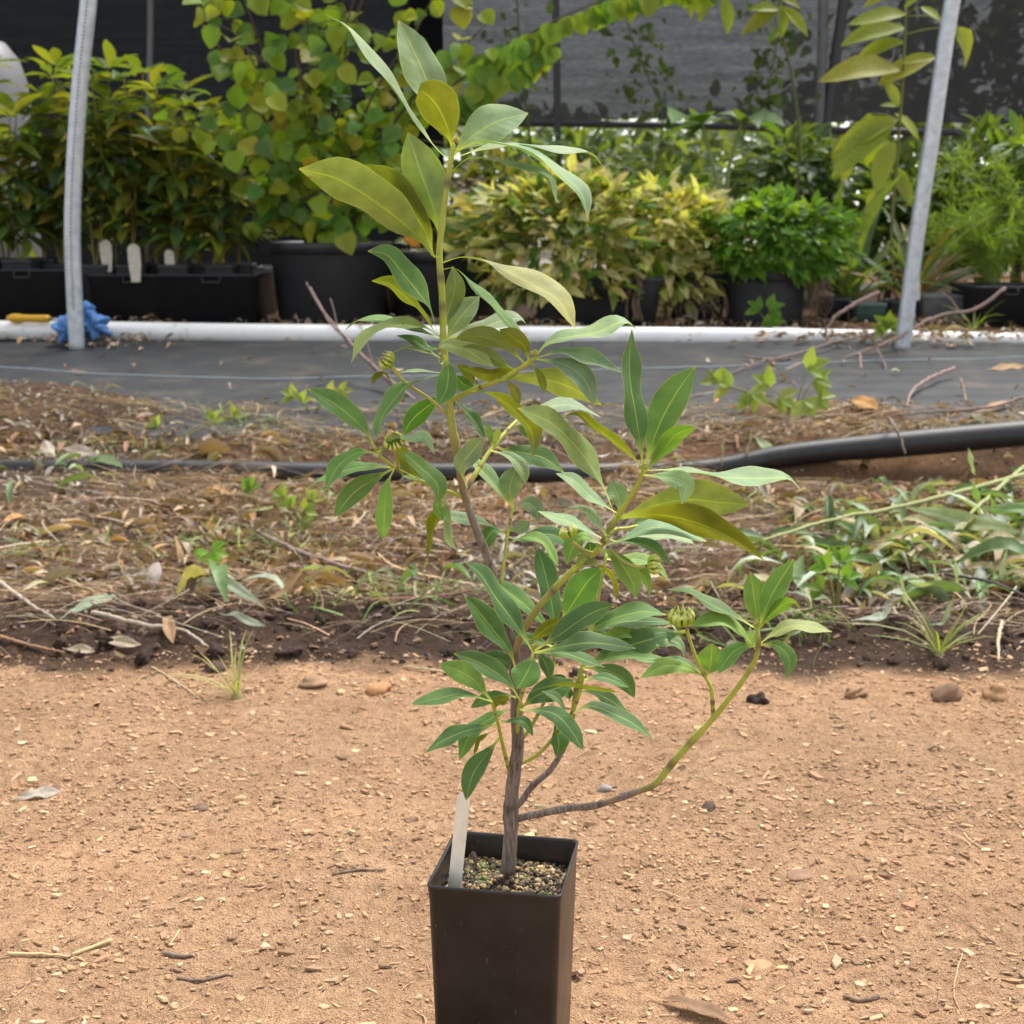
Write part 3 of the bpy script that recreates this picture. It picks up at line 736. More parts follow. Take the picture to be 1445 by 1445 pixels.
LEAVES = [
 # top whorl
 ('A', [(665, 672), (600, 580), (490, 425), (375, 270), (265, 120), (168, 58)], 46, 't', 0.25),
 ('A', [(684, 590), (640, 470), (560, 270), (468, 82)], 150, 't', 0.2, 0.004),
 ('A', [(684, 600), (668, 520), (622, 425), (560, 370), (548, 400)], 155, 'uo', -0.35, -0.003),
 ('A', [(700, 640), (755, 570), (860, 500), (998, 462)], 165, 't', 0.3, 0.006),
 ('A', [(712, 612), (800, 582), (960, 610), (1120, 705), (1215, 790), (1241, 890)], 62, 't', -0.35),
 ('A', [(708, 640), (840, 602), (1000, 600), (1160, 622), (1250, 628), (1307, 686)], 58, 't', 0.1),
 ('A', [(684, 715), (750, 650), (850, 652), (980, 690), (1080, 725), (1114, 825)], 55, 't', -0.2),
 ('A', [(638, 965), (612, 850), (555, 690), (508, 538)], 165, 'uy', 0.15, 0.002),
 ('A', [(612, 1045), (560, 975), (410, 850), (230, 735), (62, 688)], 150, 'uy', -0.35, -0.004),
 ('A', [(610, 1040), (570, 930), (450, 780), (296, 672)], 110, 'uo', 0.1, 0.004),
 ('A', [(640, 1075), (740, 1050), (870, 1090), (1020, 1165), (1120, 1225), (1188, 1338)], 100, 'y', -0.3),
 ('A', [(645, 1092), (705, 1098), (790, 1190), (890, 1290), (985, 1388)], 48, 'g', -0.15),
 # node below the top
 ('A', [(630, 1370), (590, 1250), (490, 1120), (420, 1040), (343, 1024)], 105, 'g', -0.2),
 ('A', [(622, 1360), (560, 1275), (480, 1195), (425, 1155), (360, 1146)], 52, 'uo', 0.1, 0.003),
 ('A', [(662, 1360), (675, 1260), (700, 1170), (690, 1085)], 88, 'uy', 0.3, 0.004),
 ('A', [(670, 1375), (710, 1310), (760, 1250), (800, 1208)], 105, 't', 0.3, 0.004),
 ('A', [(668, 1380), (790, 1345), (890, 1310), (960, 1300), (1000, 1335)], 75, 't', 0.25, 0.006),
 ('B', [(812, 240), (730, 175), (560, 155), (400, 230), (302, 372)], 95, 'y', -0.35),
 ('B', [(812, 235), (640, 165), (480, 128), (350, 125), (265, 188)], 66, 'g', 0.2),
 ('B', [(812, 300), (740, 290), (650, 240), (560, 215)], 66, 'g', 0.1),
 ('B', [(812, 340), (730, 305), (630, 285), (528, 315)], 40, 'y', -0.1),
 ('B', [(805, 370), (812, 270), (940, 290), (1020, 340), (1112, 392)], 130, 'y', -0.3, -0.012),
 ('B', [(835, 310), (852, 400), (845, 510), (795, 612)], 130, 'g', -0.25, -0.02),
 ('B', [(830, 440), (740, 455), (600, 520), (490, 660), (440, 805)], 92, 'g', -0.3, -0.004),
 ('B', [(850, 560), (760, 600), (650, 690), (597, 782)], 115, 'ud', 0.2, 0.01),
 ('B', [(872, 580), (940, 630), (1005, 705), (1062, 795)], 62, 'd', 0.1),
 ('B', [(830, 445), (720, 420), (640, 418), (575, 425)], 22, 't', 0.1, 0.004),
 ('B', [(545, 500), (490, 430), (440, 455), (425, 500)], 34, 'uo', 0, -0.03),
 # left twig
 ('B', [(445, 850), (370, 740), (220, 610), (58, 514)], 125, 'g', -0.1),
 ('B', [(460, 885), (350, 875), (230, 955), (155, 1095)], 105, 'g', -0.25, -0.004),
 ('B', [(540, 972), (410, 955), (250, 985), (130, 1030), (43, 1092)], 80, 'g', 0.15),
 ('B', [(545, 968), (420, 1035), (310, 1115), (208, 1243)], 130, 'g', -0.1, 0.003),
 ('B', [(545, 970), (505, 1070), (492, 1220), (484, 1375)], 106, 'b', -0.2, -0.004),
 ('B', [(715, 1050), (650, 980), (600, 890), (560, 840)], 110, 'uo', 0.1),
 ('B', [(590, 880), (690, 960), (790, 1060), (790, 1178)], 120, 'g', -0.2, -0.012),
 ('B', [(555, 800), (640, 790), (720, 795), (775, 888)], 54, 't', -0.2),
 ('B', [(570, 980), (600, 1010), (700, 1040)], 20, 'b', 0),
 ('B', [(820, 1110), (800, 1200), (765, 1330), (735, 1490)], 52, 'uo', -0.1),
 ('B', [(828, 1110), (832, 1250), (850, 1380), (912, 1442)], 50, 'y', -0.1, -0.004),
 ('B', [(800, 1120), (795, 1200), (862, 1268)], 64, 'b', -0.1, -0.006),
 ('B', [(520, 830), (500, 810), (470, 805)], 40, 'b', 0, -0.006),
 # inner right twig
 ('B', [(948, 1060), (925, 960), (980, 880), (1058, 788)], 125, 't', -0.2, -0.008),
 ('B', [(1090, 860), (1200, 900), (1270, 970), (1290, 1062)], 76, 't', -0.2, -0.006),
 ('B', [(985, 540), (1100, 550), (1240, 650), (1330, 780), (1328, 915)], 95, 'uo', -0.25, -0.006),
 ('B', [(1090, 840), (1085, 760), (1060, 710)], 42, 'b', 0, -0.004),
 ('B', [(1095, 850), (1130, 790), (1140, 730)], 40, 'y', 0, 0.004),
 ('C', [(25, 640), (110, 655), (210, 680), (303, 745)], 95, 'd', 0.1),
 ('C', [(70, 905), (62, 810), (92, 712)], 106, 't', 0.2),
 ('C', [(60, 900), (20, 830), (-60, 740), (-135, 660)], 62, 't', 0.1),
 ('C', [(45, 1010), (-60, 970), (-200, 940), (-260, 925)], 50, 't', 0.1),
 ('B', [(1185, 1345), (1120, 1320), (1075, 1360), (1050, 1440)], 110, 'g', -0.3),
 ('C', [(72, 920), (120, 880), (170, 900), (190, 960)], 80, 't', -0.3),
 ('C', [(50, 1000), (110, 990), (150, 960)], 60, 't', 0.1),
 # end of upper right branch
 ('C', [(160, 225), (250, 160), (440, 125), (560, 78), (638, 122)], 88, 't', 0.15),
 ('C', [(165, 238), (300, 210), (420, 240), (560, 302)], 78, 't', -0.1),
 ('C', [(170, 245), (300, 265), (390, 330), (437, 448)], 100, 't', -0.35),
 ('C', [(10, 352), (110, 322), (290, 350), (468, 446)], 95, 'uy', -0.1, -0.01),
 ('C', [(135, 240), (128, 190), (70, 140), (15, 108)], 78, 'uo', -0.2, -0.008),
 ('B', [(1255, 340), (1150, 250), (1000, 218), (890, 232)], 100, 'uy', -0.1, 0.004),
 ('B', [(1230, 420), (1120, 350), (1000, 300), (930, 280)], 90, 'uy', 0.1, 0.01),
 ('B', [(1300, 400), (1200, 420), (1080, 440), (940, 405)], 70, 'uo', 0.2, 0.014),
 ('B', [(1010, 500), (960, 420), (900, 380)], 60, 'uo', 0.1, 0.01),
 ('B', [(1020, 520), (940, 490), (900, 440)], 90, 'ud', 0.2, 0.015),
 ('B', [(1180, 460), (1230, 530), (1255, 605)], 60, 'uo', -0.1),
 ('C', [(155, 245), (200, 330), (215, 395)], 36, 'uo', -0.2),
 ('C', [(60, 500), (180, 465), (330, 445), (462, 497)], 78, 't', 0.15, 0.01),
 ('C', [(60, 520), (140, 560), (220, 530)], 70, 'g', 0.15, 0.012),
 # big right branch
 ('C', [(645, 760), (620, 690), (520, 600), (430, 535), (370, 487), (305, 492)], 40, 'uo', 0.1),
 ('C', [(522, 945), (480, 820), (380, 660), (250, 530), (95, 458)], 108, 'y', -0.2, -0.004),
 ('C', [(655, 720), (625, 520), (590, 300), (602, 102)], 120, 'd', -0.05),
 ('C', [(660, 720), (720, 540), (800, 390), (884, 272)], 150, 'g', 0.1, 0.003),
 ('C', [(650, 745), (740, 650), (800, 575), (890, 543)], 84, 'ub', -0.2, -0.004),
 ('C', [(660, 745), (800, 735), (1000, 765), (1190, 770), (1290, 768), (1355, 828)], 66, 't', 0.1),
 ('C', [(655, 750), (760, 765), (840, 795), (823, 885)], 84, 't', -0.3, -0.004),
 ('C', [(540, 955), (680, 895), (850, 865), (1000, 878), (1128, 886)], 165, 'uy', 0.1, 0.002),
 ('C', [(545, 962), (700, 930), (880, 965), (1030, 1030), (1188, 1132)], 122, 'uo', -0.25, -0.004),
 ('C', [(525, 925), (420, 850), (340, 775), (265, 748)], 66, 't', 0.25),
 ('C', [(555, 930), (545, 860), (508, 778)], 95, 't', 0.3, 0.006),
 ('C', [(475, 1040), (350, 975), (250, 940), (185, 915)], 50, 't', 0.2),
 ('C', [(490, 1030), (440, 960), (390, 910), (310, 900)], 44, 't', 0.25),
 ('C', [(600, 1000), (640, 960), (720, 955)], 60, 't', 0.2, 0.01),
 ('C', [(540, 1050), (680, 990), (820, 1005), (935, 1050)], 74, 't', 0.1, 0.01),
 ('C', [(600, 1020), (780, 1030), (860, 1045), (893, 1108)], 50, 't', 0.15, 0.014),
 ('C', [(465, 1075), (560, 1050), (680, 1075), (778, 1155)], 48, 'g', -0.2),
 ('C', [(455, 1090), (530, 1120), (600, 1220), (618, 1302)], 100, 'b', -0.2, -0.004),
 ('C', [(455, 1060), (390, 1030), (345, 1070), (312, 1150)], 95, 'b', -0.1, -0.006),
 ('C', [(345, 1170), (390, 1130), (450, 1150)], 60, 'uy', 0, -0.008),
 ('C', [(450, 1150), (510, 1210), (532, 1318)], 32, 'uo', -0.1),
 ('C', [(400, 1110), (420, 1090), (410, 1050)], 70, 'd', 0.1, 0.006),
 ('D', [(1150, 170), (1250, 185), (1330, 220), (1395, 300)], 66, 'b', 0.1, 0.008),
 ('D', [(1190, 200), (1265, 280), (1290, 385)], 66, 'b', 0.1, 0.006),
 # middle
 ('D', [(806, 600), (795, 440), (755, 250), (715, 110)], 120, 'd', 0.15),
 ('D', [(848, 520), (900, 400), (970, 295), (1044, 222)], 165, 'g', -0.15, -0.01),
 ('D', [(715, 640), (850, 550), (980, 460), (1112, 408)], 120, 'd', -0.05, -0.004),
 ('D', [(960, 560), (1080, 490), (1250, 445), (1375, 462)], 90, 'g', 0.1),
 ('D', [(1000, 560), (1150, 500), (1290, 495), (1400, 500)], 60, 'd', 0.2, 0.01),
 ('D', [(575, 120), (650, 65), (750, 95), (822, 215)], 60, 'b', -0.2),
 ('D', [(640, 80), (760, 50), (840, 75), (880, 125)], 84, 'd', 0.2),
 ('D', [(690, 655), (620, 530), (500, 370), (425, 255), (342, 188)], 100, 'd', -0.1, -0.004),
 ('D', [(760, 510), (650, 410), (560, 340), (475, 270)], 85, 'g', 0.1),
 ('D', [(620, 730), (570, 640), (480, 525), (405, 430), (343, 362)], 115, 'd', -0.2, -0.012),
 ('D', [(635, 900), (560, 800), (430, 710), (290, 658)], 95, 'd', -0.15, -0.008),
 ('D', [(620, 760), (560, 705), (490, 680), (420, 682)], 84, 'd', 0.2, 0.01),
 ('D', [(480, 890), (400, 800), (310, 745), (213, 713)], 118, 'b', -0.1),
 ('D', [(485, 890), (340, 865), (200, 890), (70, 916)], 66, 'g', -0.15, -0.003),
 ('D', [(560, 870), (470, 885), (375, 935)], 66, 'g', -0.3, -0.01),
 ('D', [(690, 655), (680, 720), (650, 780), (612, 838)], 155, 'g', -0.5, -0.006),
 ('D', [(705, 660), (850, 622), (1000, 605), (1218, 632)], 82, 'd', -0.1, -0.006),
 ('D', [(700, 655), (840, 655), (950, 690), (1060, 730)], 60, 'd', 0.1),
 ('D', [(955, 720), (1120, 640), (1280, 590), (1432, 545)], 125, 'd', 0.1, 0.004),
 ('D', [(950, 725), (1070, 745), (1160, 795), (1212, 885)], 105, 'g', -0.3, -0.006),
 ('D', [(955, 725), (1130, 672), (1270, 682), (1385, 692)], 44, 'g', -0.1, -0.003),
 ('D', [(640, 880), (720, 840), (860, 818), (1000, 838), (1135, 857)], 36, 'uo', -0.15),
 ('D', [(640, 945), (720, 870), (830, 830), (905, 790)], 130, 'd', 0.15, 0.012),
 ('D', [(760, 790), (830, 800), (890, 850)], 70, 'd', 0.2, 0.012),
 ('D', [(620, 940), (790, 960), (880, 1040), (952, 1155)], 100, 'd', -0.25, -0.004),
 ('D', [(890, 975), (980, 925), (1100, 965), (1210, 1020), (1312, 1100)], 70, 'd', -0.1),
 ('D', [(905, 840), (1000, 855), (1100, 905), (1192, 975)], 64, 'd', 0.1, 0.006),
 ('D', [(880, 985), (820, 890), (740, 850)], 40, 'd', 0.1),
 ('D', [(880, 900), (870, 860), (830, 830)], 60, 'd', 0.1),
 ('D', [(870, 1000), (800, 1030), (825, 1110), (812, 1185)], 115, 'd', -0.1, 0.004),
 ('D', [(560, 950), (460, 1000), (370, 1080), (318, 1205)], 90, 'g', -0.25),
 ('D', [(520, 1020), (380, 1045), (240, 1100), (143, 1168)], 74, 'd', 0.0, 0.004),
 ('D', [(520, 1080), (460, 1170), (390, 1270), (352, 1408)], 108, 'd', -0.25),
 ('D', [(530, 1010), (640, 1005), (697, 1080)], 48, 'd', -0.2),
 ('D', [(515, 1040), (430, 1090), (393, 1175)], 30, 'uo', -0.1),
 ('D', [(480, 960), (510, 910), (575, 880)], 56, 'uo', -0.1),
 ('D', [(590, 800), (620, 750), (600, 720)], 80, 'g', 0.1),
 ('D', [(990, 620), (1005, 560), (1065, 512)], 95, 't', 0.2, 0.01),
 ('D', [(1080, 570), (1160, 552), (1240, 585)], 66, 'b', 0.1, 0.004),
 ('D', [(690, 590), (780, 520), (850, 480)], 80, 'uo', 0.2, 0.008),
 ('D', [(800, 620), (700, 590), (560, 566)], 66, 'd', 0.1, 0.006),
 ('D', [(740, 680), (770, 740), (770, 790)], 70, 'd', -0.1, 0.004),
 ('D', [(940, 790), (1050, 780), (1180, 830)], 50, 'd', 0.1, 0.01),
 ('D', [(1310, 580), (1400, 590), (1450, 640)], 60, 't', 0.1, 0.01),
 # far right shoot
 ('E', [(1047, 390), (1030, 260), (1008, 98)], 128, 'b', 0.1),
 ('E', [(1055, 385), (1120, 210), (1228, 33)], 108, 'g', -0.1),
 ('E', [(1060, 390), (1130, 300), (1215, 250), (1268, 296)], 74, 'ub', -0.2, -0.004),
 ('E', [(1040, 405), (940, 330), (800, 262), (700, 205), (582, 186)], 56, 'g', 0.15),
 ('E', [(1035, 490), (960, 410), (850, 345), (695, 372)], 66, 'b', -0.2),
 ('E', [(1040, 485), (950, 487), (890, 540), (843, 618)], 90, 'g', -0.25),
 ('E', [(1065, 480), (1130, 410), (1250, 368), (1425, 404)], 60, 'y', -0.15),
 ('E', [(1055, 490), (1140, 472), (1205, 540), (1190, 640)], 92, 'g', -0.2),
 ('E', [(783, 640), (805, 570), (812, 462)], 140, 'b', 0.1),
 ('E', [(780, 640), (700, 595), (580, 578), (443, 642)], 80, 'b', -0.2),
 ('E', [(775, 635), (690, 568), (600, 545), (495, 550)], 34, 'd', 0.1, 0.003),
 ('E', [(1040, 410), (1015, 430), (1010, 480)], 66, 't', 0.2, 0.006),
 ('E', [(580, 430), (650, 470), (672, 535)], 70, 't', 0.1),
]
hero_pot = build_pot()
hero = build_hero()
def build_stake():
    c = hero_pot.location; base = P(640, 1224, SY - 0.018)
    m = mat_simple('cream_plastic', (0.78, 0.72, 0.58), 0.5, 0.15, 80, 0.05)
    top = P(650, 1121, SY - 0.014); bot = base + np.array([0.0, 0.004, -0.022])
    ax = top - bot; L = np.linalg.norm(ax); ax /= L
    s = np.array([0.80, -0.60, 0.08]); s -= ax * (s @ ax); s /= np.linalg.norm(s); nrm = np.cross(ax, s)
    hw = 0.0062; pts = [(-hw, 0), (hw, 0), (hw, L - hw)] + [(hw * math.cos(a), L - hw + hw * math.sin(a)) for a in np.linspace(0.2, math.pi - 0.2, 7)] + [(-hw, L - hw)]
    lp = [[tuple(bot + s * u + ax * v + nrm * (d + 0.004 * math.sin(v / L * 1.6))) for u, v in pts] for d in (-0.0003, 0.0003)]
    V, F = rings(lp, True, True)
    o = link('plant_label_stake', make_mesh('stake', V, F, m, False))
    tag(o, 'cream plastic plant label stake pushed into the soil of the square pot', 'plant label')
build_stake()
# ------------------------------------------------------------------ the nursery behind: cloth, pipes, posts
def build_ground_cloth():
    m, n, l = nmat('woven_ground_cloth')
    o = n.new('ShaderNodeOutputMaterial'); b = n.new('ShaderNodeBsdfPrincipled'); p = geopos(n)
    t = noise(n, l, p, 7, 6, 0.65); t2 = noise(n, l, p, 60, 4, 0.7)
    w = n.new('ShaderNodeTexWave'); w.inputs['Scale'].default_value = 130; w.bands_direction = 'X'; l.new(p, w.inputs['Vector'])
    r = ramp(n, [(0.3, (0.016, 0.0175, 0.020)), (0.52, (0.025, 0.0275, 0.031)), (0.74, (0.070, 0.060, 0.048))]); l.new(t.outputs['Fac'], r.inputs[0])
    r2 = ramp(n, [(0.3, (0.75, 0.75, 0.75)), (0.75, (1.25, 1.22, 1.18))]); l.new(t2.outputs['Fac'], r2.inputs[0])
    l.new(mix(n, l, 'MULTIPLY', 1.0, r.outputs[0], r2.outputs[0]), b.inputs['Base Color']); b.inputs['Roughness'].default_value = 0.62; b.inputs['Specular IOR Level'].default_value = 0.3
    l.new(bump(n, l, w.outputs['Fac'], 0.12, 0.001), b.inputs['Normal']); l.new(b.outputs[0], o.inputs[0])
    xs = np.linspace(-4.5, 4.5, 260); ys = np.linspace(3.56, 5.22, 70)
    X, Y = np.meshgrid(xs, ys); x, y = X.ravel(), Y.ravel()
    z = h_base(x, y) + 0.006 + 0.008 * fbm(x * 2, y * 3, 70, 3) + 0.002 * np.sin(y * 55 + 2 * fbm(x * 3, y, 71, 2))
    z = z - 0.03 * np.clip((3.66 - y) / 0.1, 0, 1)
    nx = len(xs); i = (np.arange(len(ys) - 1)[:, None] * nx + np.arange(nx - 1)[None]).ravel()
    o = link('ground_cloth', fast_mesh('ground_cloth', np.stack([x, y, z], -1), np.stack([i, i + 1, i + 1 + nx, i + nx], -1), m))
    tag(o, 'dark grey woven weed cloth laid on the ground in front of the white pipe', 'ground cloth')
    # pale blue marker thread lying on the cloth
    tm = mat_simple('pale_blue_thread', (0.36, 0.46, 0.50), 0.6, 0.1, 50, 0)
    pts = []
    for px, py in ((-80, 512), (60, 524), (200, 530), (420, 534), (650, 528), (800, 522), (1000, 517), (1250, 508), (1540, 500)):
        g = P(px, py, 4.4)
        for _ in range(12):   # slide along the ray until it meets the cloth
            zc = h_base(g[0], g[1]) + 0.008; d = ray(px, py); yy = (zc - CAM_H) / d[2] * d[1]; g = P(px, py, 0.5 * g[1] + 0.5 * yy)
        pts.append(g)
    pts = catmull(pts, 120)
    pts[:, 2] = h_base(pts[:, 0], pts[:, 1]) + 0.009 + 0.008 * fbm(pts[:, 0] * 2, pts[:, 1] * 3, 70, 3)
    V, F = tube(pts, 0.0012, 6)
    tag(link('marker_thread', make_mesh('thread', V, F, tm)), 'thin pale blue thread stretched along the grey weed cloth', 'thread')
build_ground_cloth()

def build_white_pipe():
    m, n, l = nmat('white_pvc')
    o = n.new('ShaderNodeOutputMaterial'); b = n.new('ShaderNodeBsdfPrincipled'); p = geopos(n)
    t = noise(n, l, p, 14, 5, 0.7)
    r = ramp(n, [(0.30, (0.40, 0.36, 0.28)), (0.42, (0.78, 0.77, 0.73)), (0.7, (0.82, 0.81, 0.79))]); l.new(t.outputs['Fac'], r.inputs[0])
    l.new(r.outputs[0], b.inputs['Base Color']); b.inputs['Roughness'].default_value = 0.35; l.new(b.outputs[0], o.inputs[0])
    ctr = [P(px, py, 5.12) for px, py in ((-700, 463), (0, 466), (400, 471), (760, 474), (1100, 477), (1445, 483), (2100, 490))]
    pts = catmull(ctr, 80)
    root = thing('drain_pipe', (0, 5.12, float(pts[40, 2]) - 0.031), 'long white plastic pipe lying along the back edge of the weed cloth', 'pipe')
    b0 = np.array(root.location)
    V, F = tube(pts - b0, 0.0345, 20); link('pipe', make_mesh('pipe', V, F, m), root)
    for px in (1120, 1275):
        i = int(np.argmin([abs(q[0] - P(px, 478, 5.12)[0]) for q in pts])); q = pts[i]
        d = pts[i + 1] - pts[i]; d /= np.linalg.norm(d)
        V, F = tube(np.array([q - d * 0.05, q - d * 0.049, q + d * 0.049, q + d * 0.05]) - b0, [0.0348, 0.0372, 0.0372, 0.0348], 20)
        link('coupling', make_mesh('coupling', V, F, m), root)
build_white_pipe()

def build_edging_pipe():
    m, n, l = nmat('black_poly_pipe')
    o = n.new('ShaderNodeOutputMaterial'); b = n.new('ShaderNodeBsdfPrincipled'); p = geopos(n)
    t = noise(n, l, p, 30, 6, 0.7); sp = n.new('ShaderNodeSeparateXYZ')
    r = ramp(n, [(0.35, (0.007, 0.007, 0.008)), (0.62, (0.016, 0.015, 0.015)), (0.80, (0.08, 0.06, 0.045))]); l.new(t.outputs['Fac'], r.inputs[0])
    l.new(r.outputs[0], b.inputs['Base Color']); b.inputs['Roughness'].default_value = 0.5
    w = n.new('ShaderNodeTexWave'); w.inputs['Scale'].default_value = 55; w.bands_direction = 'X'; l.new(p, w.inputs['Vector'])
    l.new(bump(n, l, w.outputs['Fac'], 0.25, 0.002), b.inputs['Normal']); l.new(b.outputs[0], o.inputs[0])
    ctr = [P(px, py, Y) for px, py, Y in ((-500, 655, 3.40), (-100, 662, 3.40), (250, 664, 3.39), (450, 668, 3.37), (650, 668, 3.36), (850, 668, 3.38), (1000, 662, 3.40), (1120, 641, 3.40), (1280, 626, 3.39), (1445, 611, 3.38), (1650, 592, 3.38), (2000, 575, 3.4))]
    pts = catmull(ctr, 140); rr = 0.025 + 0.006 * np.clip((pts[:, 0] - 0.5) / 0.4, 0, 1) + 0.0015 * fbm(pts[:, 0] * 4, 0 * pts[:, 0], 90, 2)
    V, F = tube(pts, rr, 18)
    tag(link('edging_pipe', make_mesh('edging', V, F, m)), 'long black plastic edging pipe along the littered bank, lifted at its right end', 'pipe')
build_edging_pipe()

def build_posts():
    m, n, l = nmat('galvanised_steel')
    o = n.new('ShaderNodeOutputMaterial'); b = n.new('ShaderNodeBsdfPrincipled'); c = geopos(n)
    t = noise(n, l, c, 40, 5, 0.6)
    r = ramp(n, [(0.3, (0.38, 0.41, 0.44)), (0.7, (0.56, 0.60, 0.63))]); l.new(t.outputs['Fac'], r.inputs[0]); l.new(r.outputs[0], b.inputs['Base Color'])
    b.inputs['Metallic'].default_value = 0.55; b.inputs['Roughness'].default_value = 0.45; l.new(b.outputs[0], o.inputs[0])
    dk = mat_simple('punched_hole', (0.10, 0.11, 0.12), 0.7, 0.1, 50, 0)
    for k, (pxs, lab) in enumerate(((((150, -330), (137, -150), (125, 0), (113, 115), (105, 230), (102, 330), (105, 420), (109, 500)), 'curved galvanised steel hoop post on the left, wrapped in a blue rag'),
                                    (((1420, -330), (1378, -150), (1344, 0), (1314, 200), (1294, 330), (1272, 500)), 'leaning galvanised steel hoop post on the right, free of any rag'))):
        ctr = [P(px, py, 4.90) for px, py in pxs]; pts = catmull(ctr, 60)
        base = np.array([pts[-1][0], pts[-1][1], h_base(pts[-1][0], pts[-1][1])])
        root = thing('hoop_post', base, lab, 'post', 'hoop posts of the growing tunnel')
        V, F = tube(pts - base, 0.0262, 18); link('tube', make_mesh('tube', V, F, m), root)
        if k == 0:      # row of punched adjustment holes facing the camera
            d = np.linalg.norm(np.diff(pts, axis=0), axis=1); cum = np.concatenate([[0], np.cumsum(d)])
            mb = MB()
            for s in np.arange(0.4, cum[-1] - 0.15, 0.0125):
                q = np.array([np.interp(s, cum, pts[:, j]) for j in range(3)]) - base
                c0 = q + np.array([0.003, -0.0260, 0]); V, F = tube([c0 + np.array([0, 0.002, 0]), c0 + np.array([0, -0.0008, 0])], [0.0038, 0.0038], 6); mb.add(V, F)
            ob = link('punched_holes', mb.mesh('holes', dk), root)
            tag(ob, kind='stuff')
build_posts()

def build_rag_and_tool():
    m, n, l = nmat('blue_cotton')
    o = n.new('ShaderNodeOutputMaterial'); b = n.new('ShaderNodeBsdfPrincipled'); c = coords(n)
    t = noise(n, l, c, 40, 5, 0.6); r = ramp(n, [(0.3, (0.045, 0.13, 0.33)), (0.7, (0.10, 0.24, 0.50))]); l.new(t.outputs['Fac'], r.inputs[0])
    l.new(r.outputs[0], b.inputs['Base Color']); b.inputs['Roughness'].default_value = 0.9
    l.new(bump(n, l, t.outputs['Fac'], 0.3, 0.004), b.inputs['Normal']); l.new(b.outputs[0], o.inputs[0])
    c0 = P(116, 457, 4.955)
    root = thing('blue_rag', (c0[0], c0[1], c0[2] - 0.05), 'crumpled blue cloth rag tied round the left post above the white pipe', 'rag')
    def lobe(px, py, Y, sx, sz, seed, name, sy=0.04):
        v, f = clod_template(seed, 4)
        v = v / np.linalg.norm(v, axis=1)[:, None]
        th = np.arctan2(v[:, 2], v[:, 0]); ph = v[:, 1]
        fold = 0.16 * np.sin(th * 5 + seed + 2.5 * ph) + 0.10 * np.sin(th * 11 + 3 * ph + seed * 2) + 0.10 * np.sin(v[:, 0] * 7 + v[:, 2] * 5 + seed)
        v = v * (1 + fold)[:, None] * np.array([sx, sy, sz])
        q = P(px, py, Y) - np.array(root.location)
        link(name, make_mesh(name, [tuple(a + q) for a in v], [tuple(int(i) for i in a) for a in f], m), root)
    lobe(97, 465, 4.945, 0.046, 0.048, 1, 'cloth_fold', 0.035); lobe(132, 461, 4.965, 0.056, 0.046, 4, 'cloth_fold'); lobe(121, 444, 4.975, 0.032, 0.042, 9, 'cloth_fold')
    ym = mat_simple('yellow_plastic', (0.62, 0.34, 0.012), 0.4, 0.15, 40, 0.02); mm = mat_simple('tool_steel', (0.5, 0.52, 0.55), 0.35, 0.1, 60, 0, 0.9)
    q0, q1, q2 = P(10, 449, 5.09), P(70, 450, 5.09), P(106, 453, 5.09)
    root = thing('yellow_handled_tool', (q0[0], q0[1], q0[2] - 0.02), 'hand tool with a yellow plastic handle lying on top of the white pipe', 'tool')
    b0 = np.array(root.location); tt = np.linspace(0, 1, 9)[:, None]
    V, F = tube((q0 * (1 - tt) + q1 * tt) - b0, np.array([.008, .0155, .0165, .0135, .0128, .0128, .0132, .0138, .0125]), 12); link('handle', make_mesh('handle', V, F, ym), root)
    V, F = tube((np.array([q1, q2])) - b0, 0.006, 10); link('shaft', make_mesh('shaft', V, F, mm), root)
build_rag_and_tool()

# ------------------------------------------------------------------ shade cloth wall and what stands behind it
def mat_shade(name, color, open_):
    m, n, l = nmat(name)
    o = n.new('ShaderNodeOutputMaterial'); p = geopos(n)
    mp = n.new('ShaderNodeMapping'); mp.inputs['Scale'].default_value = (1, 1, 4.5); l.new(p, mp.inputs[0])
    t = noise(n, l, mp.outputs[0], 26, 5, 0.7); t2 = noise(n, l, p, 3, 3, 0.5)
    mr = n.new('ShaderNodeMapRange'); mr.inputs[1].default_value = 0.3; mr.inputs[2].default_value = 0.7
    mr.inputs[3].default_value = open_ * 0.45; mr.inputs[4].default_value = open_ * 1.55; l.new(t.outputs['Fac'], mr.inputs[0])
    mp2 = n.new('ShaderNodeMapping'); mp2.inputs['Scale'].default_value = (0.35, 1, 6); l.new(p, mp2.inputs[0])
    t4 = noise(n, l, mp2.outputs[0], 4.5, 4, 0.7); mr4 = n.new('ShaderNodeMapRange'); mr4.inputs[1].default_value = 0.3; mr4.inputs[2].default_value = 0.7; mr4.inputs[3].default_value = 0.55; mr4.inputs[4].default_value = 1.5; l.new(t4.outputs['Fac'], mr4.inputs[0])
    ml = n.new('ShaderNodeMath'); ml.operation = 'MULTIPLY'; l.new(mr.outputs[0], ml.inputs[0]); l.new(mr4.outputs[0], ml.inputs[1]); mr = ml
    d = n.new('ShaderNodeBsdfDiffuse'); d.inputs['Color'].default_value = (*color, 1)
    tl = n.new('ShaderNodeBsdfTranslucent'); tl.inputs['Color'].default_value = (*[c * 1.6 for c in color], 1)
    a = n.new('ShaderNodeMixShader'); a.inputs[0].default_value = 0.35; l.new(d.outputs[0], a.inputs[1]); l.new(tl.outputs[0], a.inputs[2])
    tr = n.new('ShaderNodeBsdfTransparent'); ms = n.new('ShaderNodeMixShader')
    l.new(mr.outputs[0], ms.inputs[0]); l.new(a.outputs[0], ms.inputs[1]); l.new(tr.outputs[0], ms.inputs[2]); l.new(ms.outputs[0], o.inputs[0])
    return m
